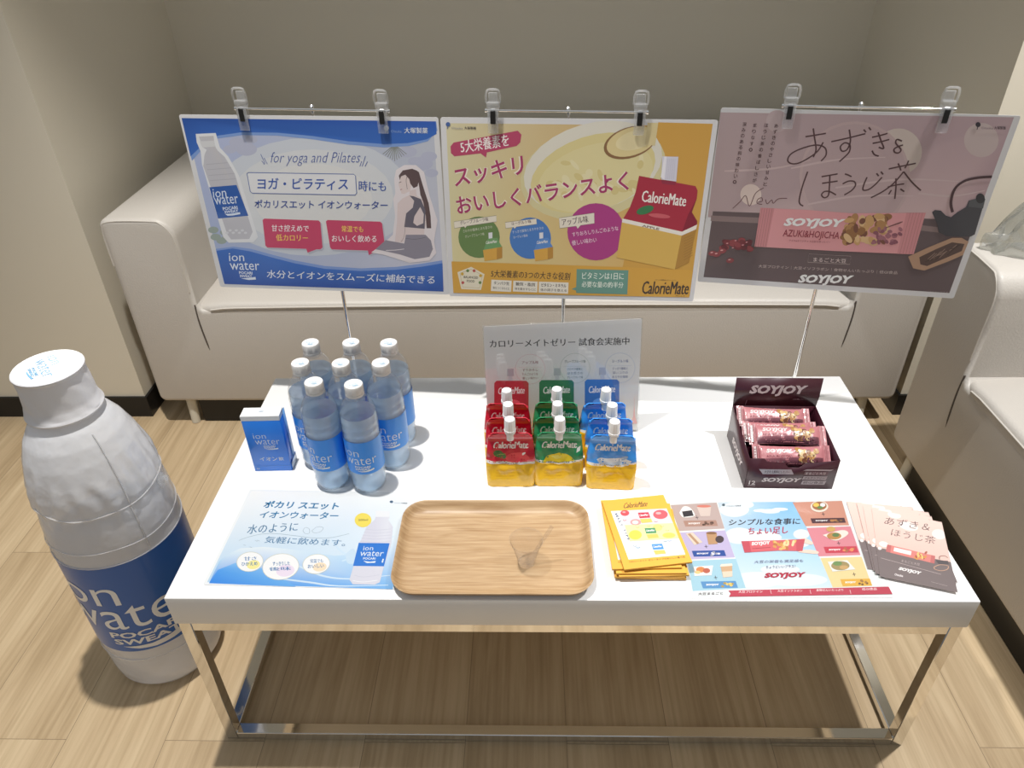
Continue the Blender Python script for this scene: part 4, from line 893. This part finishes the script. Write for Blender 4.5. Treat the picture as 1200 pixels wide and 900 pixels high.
# snack sheet
loc = (.3281, .1101, H+.0009); rot = (0, 0, .0103)
a = Art(plane_map(loc, rot, 780, 580, .19167), gain=G, haze=.13, hv=236); a.sheet(.297, .21, .0007, (232, 236, 236), .003)
x, y = .1445, .1015
a.local([(-x, -y), (x, -y), (x, y), (-x, y)], (222, 228, 228))
a.poly([(318, 45), (790, 42), (860, 192), (940, 378), (1025, 566), (488, 572), (428, 388), (362, 214)], [(190, 205, 215), (112, 178, 226), (150, 200, 232), (170, 208, 230), (196, 216, 226), (204, 220, 226), (180, 208, 226), (176, 200, 218)])
for cx_, cy_, rx, ry in ((420, 90, 90, 45), (470, 60, 70, 24), (560, 260, 150, 40), (450, 250, 90, 50), (640, 100, 60, 14), (720, 300, 160, 30), (560, 520, 160, 50), (800, 520, 190, 40), (700, 455, 120, 28), (830, 240, 50, 30)): a.ell(cx_, cy_, rx, ry, (214, 224, 230)); 
for cx_, cy_ in ((700, 88), (585, 96)): a.ell(cx_, cy_, 48, 9, (240, 244, 246))
TILES = [([(30, 62), (312, 46), (360, 206), (82, 222)], (178, 156, 150)), ([(86, 230), (364, 216), (424, 382), (130, 396)], (180, 168, 206)), ([(134, 404), (430, 390), (490, 570), (166, 588)], (150, 194, 212)),
         ([(776, 45), (1078, 36), (1122, 186), (856, 192)], (196, 132, 110)), ([(862, 202), (1130, 192), (1192, 368), (936, 376)], (210, 122, 134)), ([(946, 386), (1198, 378), (1262, 556), (1022, 566)], (226, 200, 138))]
for q, c in TILES: a.poly(q, c)
def mini(x0, y0, w_, h_, c, cr):
    sk = h_*.35; a.poly([(x0, y0), (x0+w_, y0-4), (x0+w_+sk, y0+h_-4), (x0+sk, y0+h_)], c); a.text('SOYJOY', (x0+w_*.12+sk*.6, y0+h_*.66), (x0+w_*.50+sk*.6, y0+h_*.62), (x0+w_*.12+sk*.4, y0+h_*.34), (244, 240, 238), .05, .15)
    for k in range(9): random.seed(k+int(x0)); a.ell(x0+w_*(.58+.3*random.random())+sk*.5, y0+h_*(.2+.55*random.random()), w_*.045, h_*.16, (cr, tuple(int(v*.7) for v in cr))[k % 2])
mini(108, 158, 200, 36, (160, 120, 104), (96, 66, 54)); mini(160, 342, 198, 36, (24, 60, 140), (214, 214, 230)); mini(214, 530, 214, 42, (70, 130, 186), (226, 190, 90)); mini(886, 144, 206, 30, (62, 34, 40), (170, 110, 60)); mini(966, 318, 200, 38, (190, 48, 66), (226, 130, 80)); mini(1068, 516, 180, 42, (216, 160, 50), (150, 104, 50))
a.poly([(84, 110), (110, 72), (150, 80), (178, 128), (110, 138)], (238, 236, 232), True); a.poly([(100, 102), (160, 94), (172, 128), (110, 136)], (34, 32, 36)); a.poly([(190, 72), (278, 66), (272, 130), (214, 132)], (206, 186, 176)); a.ell(234, 70, 44, 8, (200, 106, 90))
a.poly([(122, 236), (166, 230), (226, 290), (176, 308)], (214, 196, 176)); a.poly([(134, 240), (150, 236), (206, 296), (192, 302)], (170, 130, 96)); a.poly([(248, 236), (312, 232), (318, 300), (262, 304)], (176, 132, 90)); a.ell(280, 234, 32, 8, (120, 80, 50)); a.ell(330, 272, 26, 22, (54, 42, 46))
a.poly([(170, 440), (290, 432), (280, 492), (176, 496)], (236, 232, 226)); a.ell(214, 458, 28, 18, (206, 120, 60)); a.ell(250, 464, 22, 16, (176, 80, 60)); a.ell(196, 474, 18, 10, (226, 190, 120)); a.poly([(334, 430), (406, 426), (408, 500), (352, 506)], (196, 156, 116)); a.poly([(330, 440), (410, 434), (406, 420), (340, 424)], (228, 216, 200)); a.poly([(346, 470), (408, 466), (408, 500), (352, 506)], (224, 200, 176))
a.ell(940, 72, 54, 34, (226, 214, 196)); a.ell(940, 68, 44, 26, (150, 90, 50)); a.ell(920, 62, 18, 12, (226, 190, 80)); a.ell(960, 62, 16, 12, (226, 226, 226)); a.ell(944, 78, 18, 8, (80, 120, 60))
a.poly([(960, 246), (1080, 216), (1116, 240), (1040, 280)], (232, 218, 206), True); a.ell(1030, 252, 44, 22, (176, 120, 60)); a.ell(1010, 210, 28, 16, (196, 150, 80)); a.ell(1040, 246, 22, 12, (80, 110, 60))
a.poly([(990, 410), (1110, 400), (1160, 456), (1020, 470)], (222, 226, 220)); a.ell(1068, 434, 56, 28, (150, 130, 80)); a.ell(1050, 420, 28, 14, (96, 130, 70)); a.ell(1090, 444, 26, 12, (190, 150, 90))
for x_, y_ in ((192, 138), (248, 316), (306, 506), (964, 118), (1058, 296), (1152, 486)): a.stroke([(x_-10, y_+1), (x_+10, y_-1)], .0007, (50, 44, 50)); a.stroke([(x_-3, y_-11), (x_+3, y_+11)], .0007, (50, 44, 50))
a.text('シンプルな食事に', (384, 188), (820, 180), (392, 150), (40, 34, 40), .02); a.text('ちょい足し', (502, 244), (746, 236), (508, 202), (176, 30, 56), .025)
a.poly([(800, 278), (850, 266), (900, 292), (890, 306), (850, 296), (810, 300)], (236, 204, 186), True); a.poly([(805, 350), (860, 336), (930, 346), (925, 362), (850, 356)], (236, 204, 186), True)
a.poly([(462, 284), (690, 278), (852, 270), (836, 345), (690, 342), (482, 354)], (206, 84, 92)); a.poly([(462, 284), (510, 283), (524, 352), (482, 354)], (186, 62, 76)); a.poly([(796, 274), (852, 270), (836, 345), (800, 344)], (190, 68, 80))
a.text('SOYJOY', (526, 316), (642, 308), (524, 290), (246, 240, 238), .05, .12); a.stroke([(530, 330), (640, 322)], .0008, (120, 30, 40))
for k in range(24): random.seed(k+31); a.ell(662+random.random()*130, 284+random.random()*48, 13, 8, ((206, 140, 70), (226, 176, 96), (180, 104, 56), (240, 206, 150))[k % 4], random.random()*180)
a.text('大豆の栄養も満足感も', (540, 420), (840, 412), (544, 402), (110, 116, 150), .008); a.text('ちょうどいいプラス！', (612, 452), (792, 446), (614, 434), (110, 116, 150), .008); a.text('SOYJOY', (600, 517), (850, 512), (610, 478), (166, 26, 48), .06, .05)
a.poly([(384, 586), (1380, 562), (1392, 608), (386, 624), (398, 604)], (178, 46, 66)); a.text('大豆まるごと', (198, 614), (350, 610), (200, 598), (96, 84, 90), .015)
for s1, x0, x1 in (('大豆プロテイン', 446, 592), ('大豆イソフラボン', 684, 836), ('食物せんいたっぷり', 920, 1086), ('低GI食品', 1200, 1290)): yy = 602-(x0-446)*.022; a.text(s1, (x0, yy), (x1, yy-2), (x0, yy-15), (244, 226, 226), .012)
for x_ in (640, 882, 1126): a.stroke([(x_, 582), (x_+6, 606)], .0005, (244, 226, 226))
a.ell(354, 62, 9, 7, (60, 80, 90)); a.text('Otsuka', (372, 72), (416, 71), (373, 65), (150, 160, 170)); a.text('大塚製薬', (420, 72), (460, 71), (421, 64), (60, 64, 76))
tag(lay(a.build('flyer', M['lamprint']), *loc, rot[2]), 'large colourful snack pairing flyer under the yellow booklets and pink leaflets', 'flyer')

# yellow booklets
def booklet():
    loc = (.1284, .1203, H+.02); rot = (0, 0, .1452); th = .0031
    a = Art(plane_map(loc, rot, 695, 575, .1222), gain=.72, dz=.000005, haze=.10, hv=236); YL = (246, 178, 52)
    a.sheet(.105, .148, .0004, YL)
    a.merge(MB().box(-.0525, .0525, -.074, .074, -th, -.0005, 0), (238, 168, 48))
    for k in range(1, 5): a.merge(MB().box(-.0521, .0526, -.0743, .0737, -th+k*.0006-.0001, -th+k*.0006), (206, 140, 50))
    a.text('CalorieMate', (290, 178), (516, 158), (300, 126), (96, 66, 30), .012, .2)
    a.poly([(170, 204), (704, 178), (884, 620), (340, 668)], (240, 242, 240)); a.poly([(250, 200), (704, 178), (766, 318), (300, 338)], (250, 206, 214)); a.poly([(300, 338), (766, 318), (822, 468), (352, 496)], (248, 240, 160)); a.poly([(330, 497), (822, 468), (882, 618), (352, 664)], (212, 228, 246))
    for cx, cy, rx, ry, c in ((304, 222, 42, 28, (206, 66, 76)), (645, 236, 70, 44, (214, 82, 92)), (408, 310, 52, 30, (236, 150, 150)), (404, 432, 62, 46, (226, 206, 70)), (618, 362, 46, 32, (240, 222, 120)), (726, 436, 62, 26, (214, 204, 90)), (446, 574, 84, 52, (228, 236, 250)), (756, 530, 66, 40, (232, 224, 246)), (830, 590, 44, 22, (216, 220, 246))): a.ell(cx, cy, rx, ry, c)
    for cx, cy, rx, ry, c in ((296, 214, 16, 8, (240, 160, 160)), (626, 224, 26, 12, (240, 170, 172)), (404, 312, 30, 18, (252, 226, 214)), (446, 570, 56, 32, (206, 220, 244))): a.ell(cx, cy, rx, ry, c)
    for x0, y0, c in ((430, 220, (196, 34, 56)), (492, 368, (60, 140, 90)), (560, 522, (60, 140, 220))):
        a.poly([(x0, y0), (x0+100, y0-5), (x0+118, y0+46), (x0+16, y0+52)], c); a.poly([(x0+18, y0+60), (x0+124, y0+54), (x0+140, y0+90), (x0+36, y0+100)], (246, 196, 90)); a.text('CalorieMate', (x0+18, y0+34), (x0+98, y0+28), (x0+14, y0+14), (244, 236, 236), .02, .2)
    for k, ch in enumerate('JELLY TYPE'):
        if ch != ' ': x_, y_ = 196+k*13.5, 226+k*27; a.text(ch, (x_+8, y_-4), (x_+18, y_+16), (x_+28, y_-12), (70, 76, 110), .03)
    for x_, y_ in ((425, 360), (530, 348), (660, 350), (710, 390), (400, 540), (430, 555), (690, 494), (730, 490), (600, 305), (300, 292)): a.stroke([(x_-16, y_-4), (x_, y_+4), (x_+18, y_-4)], .0007, (80, 92, 80))
    a.text('カロリーメイト ゼリータイプのおいしい食べ方', (346, 700), (884, 652), (340, 682), (120, 84, 30), .015)
    o = a.build('booklet', M['paper']); return o
proto = None
BK = [(.1300, .1120, -.02), (.1260, .1112, .0), (.1295, .1106, .035), (.1270, .1125, .012), (.1195, .1190, .035), (.1284, .1203, .1452)]
KL = ['lowest', 'second lowest', 'third from the bottom', 'fourth from the bottom', 'second from the top, its edge showing at left', 'topmost, turned a little']
for k, ((x, y, r), lb) in enumerate(zip(BK, KL)):
    o = proto = booklet() if proto is None else copy_tree(proto)
    lay(o, x, y, H+.0014+.0034*(k+1), r); tag(o, 'yellow jelly booklet in the stack, '+lb, 'booklet', 'yellow booklets in a stack')

# pink leaflets
def leaflet():
    loc = (.5416, .0990, H+.0045); rot = (0, 0, -.288)
    a = Art(plane_map(loc, rot, 980, 575, .1444), gain=.72, dz=.000005, haze=.10, hv=236); a.sheet(.105, .148, .0004, (240, 214, 204))
    x, y = .0525, .074
    a.local([(-x, -y), (x, -y), (x, -.014), (-x, -.014)], (106, 92, 92)); a.local([(-x, -.014), (x, -.014), (x, y), (-x, y)], [(232, 190, 178), (234, 192, 180), (244, 212, 200), (242, 208, 196)])
    for cx, cy, rx, ry in ((384, 436, 38, 22), (585, 290, 80, 34), (832, 356, 58, 40), (470, 200, 56, 26), (352, 470, 16, 12)): a.ell(cx, cy, rx, ry, (246, 232, 226), 14)
    a.text('あずき＆', (384, 272), (752, 330), (404, 214), (84, 60, 64), -.004); a.text('ほうじ茶', (440, 366), (800, 438), (452, 308), (84, 60, 64), -.006)
    a.poly([(412, 438), (802, 532), (796, 594), (402, 496)], (216, 120, 112)); a.poly([(470, 462), (610, 494), (604, 526), (464, 492)], (246, 236, 232)); a.poly([(412, 438), (446, 446), (438, 505), (402, 496)], (186, 92, 92)); a.poly([(770, 524), (802, 532), (796, 594), (762, 586)], (190, 96, 94))
    for k in range(16): random.seed(k+5); a.ell(630+random.random()*100, 505+random.random()*50, 14, 9, ((214, 140, 60), (170, 80, 60), (236, 190, 110))[k % 3], random.random()*180)
    a.text('まるごと大豆', (528, 580), (676, 612), (530, 560), (190, 170, 168), .005); a.stroke([(360, 548), (850, 682)], .0007, (200, 180, 178)); a.text('SOYJOY', (500, 650), (684, 692), (512, 620), (244, 238, 236), .06, .12); a.text('Otsuka', (470, 690), (540, 704), (474, 672), (220, 210, 210), .04)
    a.stroke([(792, 622), (840, 604), (905, 612), (900, 640), (850, 652), (800, 640), (792, 622)], .0012, (196, 150, 124)); a.stroke([(836, 560), (840, 536), (880, 532), (905, 548)], .0014, (150, 110, 100)); a.poly([(806, 566), (905, 572), (912, 600), (830, 598)], (70, 62, 66)); a.ell(757, 233, 10, 7, (60, 40, 50)); a.stroke([(790, 240), (890, 268)], .0007, (170, 140, 140)); a.stroke([(770, 742), (900, 776)], .0006, (180, 164, 162))
    return a.build('leaflet', M['paper'])
proto = None
LF = [(.5210, .1255, -.135), (.5400, .1140, -.150), (.5310, .1180, -.190), (.5345, .1085, -.235), (.5416, .0990, -.288)]
LL = ['lowest, furthest left in the fan', 'second lowest, its corner out at right', 'middle of the fan', 'second from the top', 'topmost, fully visible']
for k, ((x, y, r), lb) in enumerate(zip(LF, LL)):
    o = proto = leaflet() if proto is None else copy_tree(proto)
    lay(o, x, y, H+.0015+.0007*(k+1), r); tag(o, 'pink and brown leaflet by the table corner, '+lb, 'leaflet', 'pink leaflets in a fan')

# ------------------------------------------------------------------ open display box of snack bars
t = empty('display_box', (.391, .2400, H), -.02); tag(t, 'open dark maroon display box of snack bars with a raised header flap', 'box')
DK = (64, 22, 36); bw, bd = .1500, .143
a = Art(gain=.8)
def wall(p): a.merge(MB().loft([[(*q,) for q in p[0]], [(*q,) for q in p[1]]]), DK)
h1, h2 = .058, .072; e_ = .0009
for x0 in (-bw/2, bw/2-e_): wall(([(x0, 0, 0), (x0, bd, 0), (x0, bd, h2), (x0, 0, h1+.006)], [(x0+e_, 0, 0), (x0+e_, bd, 0), (x0+e_, bd, h2), (x0+e_, 0, h1+.006)]))
a.merge(MB().box(-bw/2, bw/2, 0, bd, 0, e_), DK); a.merge(MB().box(-bw/2, bw/2, bd-e_, bd, 0, h2), DK)
fr = [(-bw/2, 0), (bw/2, 0), (bw/2, h1+.006), (bw/2-.012, h1+.004), (.020, h1-.002), (.010, h1-.011), (-.008, h1-.011), (-.018, h1), (-bw/2+.030, h1+.001), (-bw/2+.024, h1+.008), (-bw/2, h1+.008)]
a.merge(MB().loft([[(p[0], 0, p[1]) for p in fr], [(p[0], e_, p[1]) for p in fr]]), DK)
bx = a.build('box', M['board'], t)
a = Art(gain=.8, dz=.00003, z0=.0001); W_ = (206, 190, 190)
a.text('12', (-.068, .008), (-.057, .008), (-.068, .0165), (226, 214, 212), .02); a.stroke([(-.069, .0055), (-.056, .0055)], .001, W_)
a.text('SOYJOY', (-.048, .012), (.018, .012), (-.046, .024), (222, 208, 206), .05, .12)
a.poly([(-.056, .043), (-.002, .043), (.004, .032), (-.048, .032)], (196, 184, 188)); a.text('大豆を主原料にしたバー', (-.046, .034), (-.004, .034), (-.046, .0405), (70, 40, 50), .02); a.poly([(.024, .044), (.068, .044), (.064, .041), (.018, .041)], (196, 184, 188))
for k, s_ in enumerate(('低GI食品', 'グルテンフリー', 'まるごと大豆')): z_ = .010+k*.0105; a.local([(.020, z_), (.060, z_), (.0615, z_+.0085), (.0215, z_+.0085)], (170, 156, 160) if k < 2 else (110, 80, 90)); a.text(s_, (.023, z_+.0015), (.057, z_+.0015), (.0235, z_+.0068), (60, 30, 40) if k < 2 else (226, 214, 214), .015)
face_front(a, 0); a.build('front_print', M['board'], bx)
a = Art(gain=.8, dz=.00003, z0=.0001); a.text('SOYJOY', (.030, .012), (.105, .012), (.032, .030), (226, 214, 214), .05, .12)
a.wrap(lambda x, y, z: (-bw/2-z, bd-x-.005, y)); a.build('side_print', M['board'], bx)
fh = .056
fl = Art(gain=.8, dz=.00003, z0=.0001); fp = [(-bw/2, 0), (bw/2, 0), (bw/2+.003, fh*.35), (bw/2+.0045, fh), (-bw/2+.0005, fh), (-bw/2, fh*.4)]
fl.merge(MB().loft([[(p[0], -.0004, p[1]) for p in fp], [(p[0], -.0012+.0024, p[1]) for p in fp]]), DK)
o1 = fl.build('header_flap', M['board'], t); o1.location = (0, bd-.0006, h2); o1.rotation_euler = (-.16, 0, 0)
a = Art(gain=.8, dz=.00003, z0=.0006); a.text('SOYJOY', (-.050, .020), (.052, .020), (-.047, .042), (206, 190, 192), .05, .12); a.text('12本入', (.032, .013), (.050, .013), (.032, .0155), (150, 120, 128)); a.stroke([(-.053, .002), (-.051, .012)], .0008, (120, 90, 100))
face_front(a, 0); a.build('header_print', M['board'], o1)

def bar_half(u, w=.040):      # pillow thickness across a bar of length 1 (u 0..1): crimped ends, full middle
    return 0 if u < .09 or u > .91 else math.sin(math.pi*min(1, max(0, (u-.09)/.82)))**.45
def bar_pt(u, v, side):
    """u along, v across (-1..1)"""
    L, w = .130, .019*(1.0 if .09 < u < .91 else 1.06)
    th = .0082*bar_half(u)*(1-abs(v)**3.2) if abs(v) < 1 else 0
    wr = .0010*noise.noise((u*26, v*3, side*4.0))*(bar_half(u))
    z = side*(th+.0005)+wr
    if u < .09 or u > .91: z += .0006*math.sin(u*560)
    return Vector((L*(u-.5), w*v*(1-.10*bar_half(u)), z))
def snack_bar():
    t = empty('snack_bar'); NU, NV = 56, 12
    rings = [[bar_pt(i/NU, -1+2*j/NV, 1) for j in range(NV+1)]+[bar_pt(i/NU, 1-2*j/NV, -1) for j in range(1, NV)] for i in range(NU+1)]
    PK = (206, 128, 136)
    a = Art(gain=.62); a.merge(MB().loft(rings), (206, 132, 138)); a.build('wrapper', M['foilbar'], t, True)
    a = Art(gain=.62, dz=.00003, z0=.00012)
    a.local([(.10, -.97), (.90, -.97), (.90, -.15), (.10, -.32)], [(84, 42, 58), (84, 42, 58), (120, 66, 78), (150, 84, 96)])
    a.text('SOYJOY', (.17, .12), (.50, .12), (.175, .66), (240, 232, 230), .05, .12); a.text('AZUKI&HOJICHA', (.17, -.28), (.50, -.28), (.17, .0), (130, 34, 56), .02)
    for k in range(46):
        random.seed(k+400); a.ell(.56+random.random()*.26, -.55+random.random()*1.25, .02+.018*random.random(), .14+.1*random.random(), ((196, 146, 84), (222, 182, 120), (160, 104, 58), (236, 206, 154), (116, 66, 44))[k % 5])
    for k in range(14): random.seed(k+800); a.ell(.68+random.random()*.2, -.8+random.random()*.5, .013, .10, (110, 52, 70))
    a.poly([(.015, -.8), (.05, -.8), (.05, .8), (.015, .8)], (226, 206, 206))
    for k in range(6): a.stroke([(.022, -.65+k*.24), (.044, -.65+k*.24)], .08, (150, 90, 100))
    for k in range(5): a.stroke([(.055+k*.008, -.95), (.055+k*.008, .95)], .0022, (176, 104, 112)); a.stroke([(.93+k*.013, -.95), (.93+k*.013, .95)], .0022, (180, 108, 116))
    a.cut(.02, 0, 0, 1); a.cut(.18, 1, -1, 1); a.wrap(lambda x, y, z: bar_pt(x, y, 1)+Vector((0, 0, z))); a.build('wrapper_print', M['foilbar'], t, True)
    return t
SB = [(.3890, .3630, .060, -.05, .55, .02), (.3925, .3310, .052, -.05, .50, -.02), (.3960, .3040, .0655, -.10, .48, -.03), (.3950, .2660, .050, -.05, .62, -.02)]
SBL = ['pink wrapped snack bar at the back of the display box, below the header flap', 'pink wrapped snack bar second from the back in the display box, mostly covered', 'pink wrapped snack bar lying highest in the middle of the display box', 'pink wrapped snack bar at the front edge of the display box']
proto = None
for (x, y, z, rz, rx, ry), lb in zip(SB, SBL):
    o = proto = snack_bar() if proto is None else copy_tree(proto)
    o.location = (x, y, H+z); o.rotation_euler = (rx, ry, rz); tag(o, lb, 'snack bar', 'snack bars in the display box')

# ------------------------------------------------------------------ plastic bag on the right sofa's arm
t = empty('plastic_bag', (1.005, .712, .6165)); tag(t, 'crumpled clear plastic bag lying on the arm of the right sofa', 'bag')
b = MB(); rings = []
for j in range(15):
    v = j/14; ph = v*math.pi/2*1.05
    ring = []
    for k in range(40):
        q = 2*math.pi*k/40; rr = math.cos(ph)*(1+.35*noise.noise((2*math.cos(q), 2*math.sin(q), v*3)))+.03
        ring.append(((.115*rr)*math.cos(q), .048*rr*math.sin(q), max(0, .085*math.sin(ph)*(1+.6*noise.noise((3*math.cos(q)+5, 3*math.sin(q), v*4))))))
    rings.append(ring)
b.loft(rings).build('film', M['film'], t)
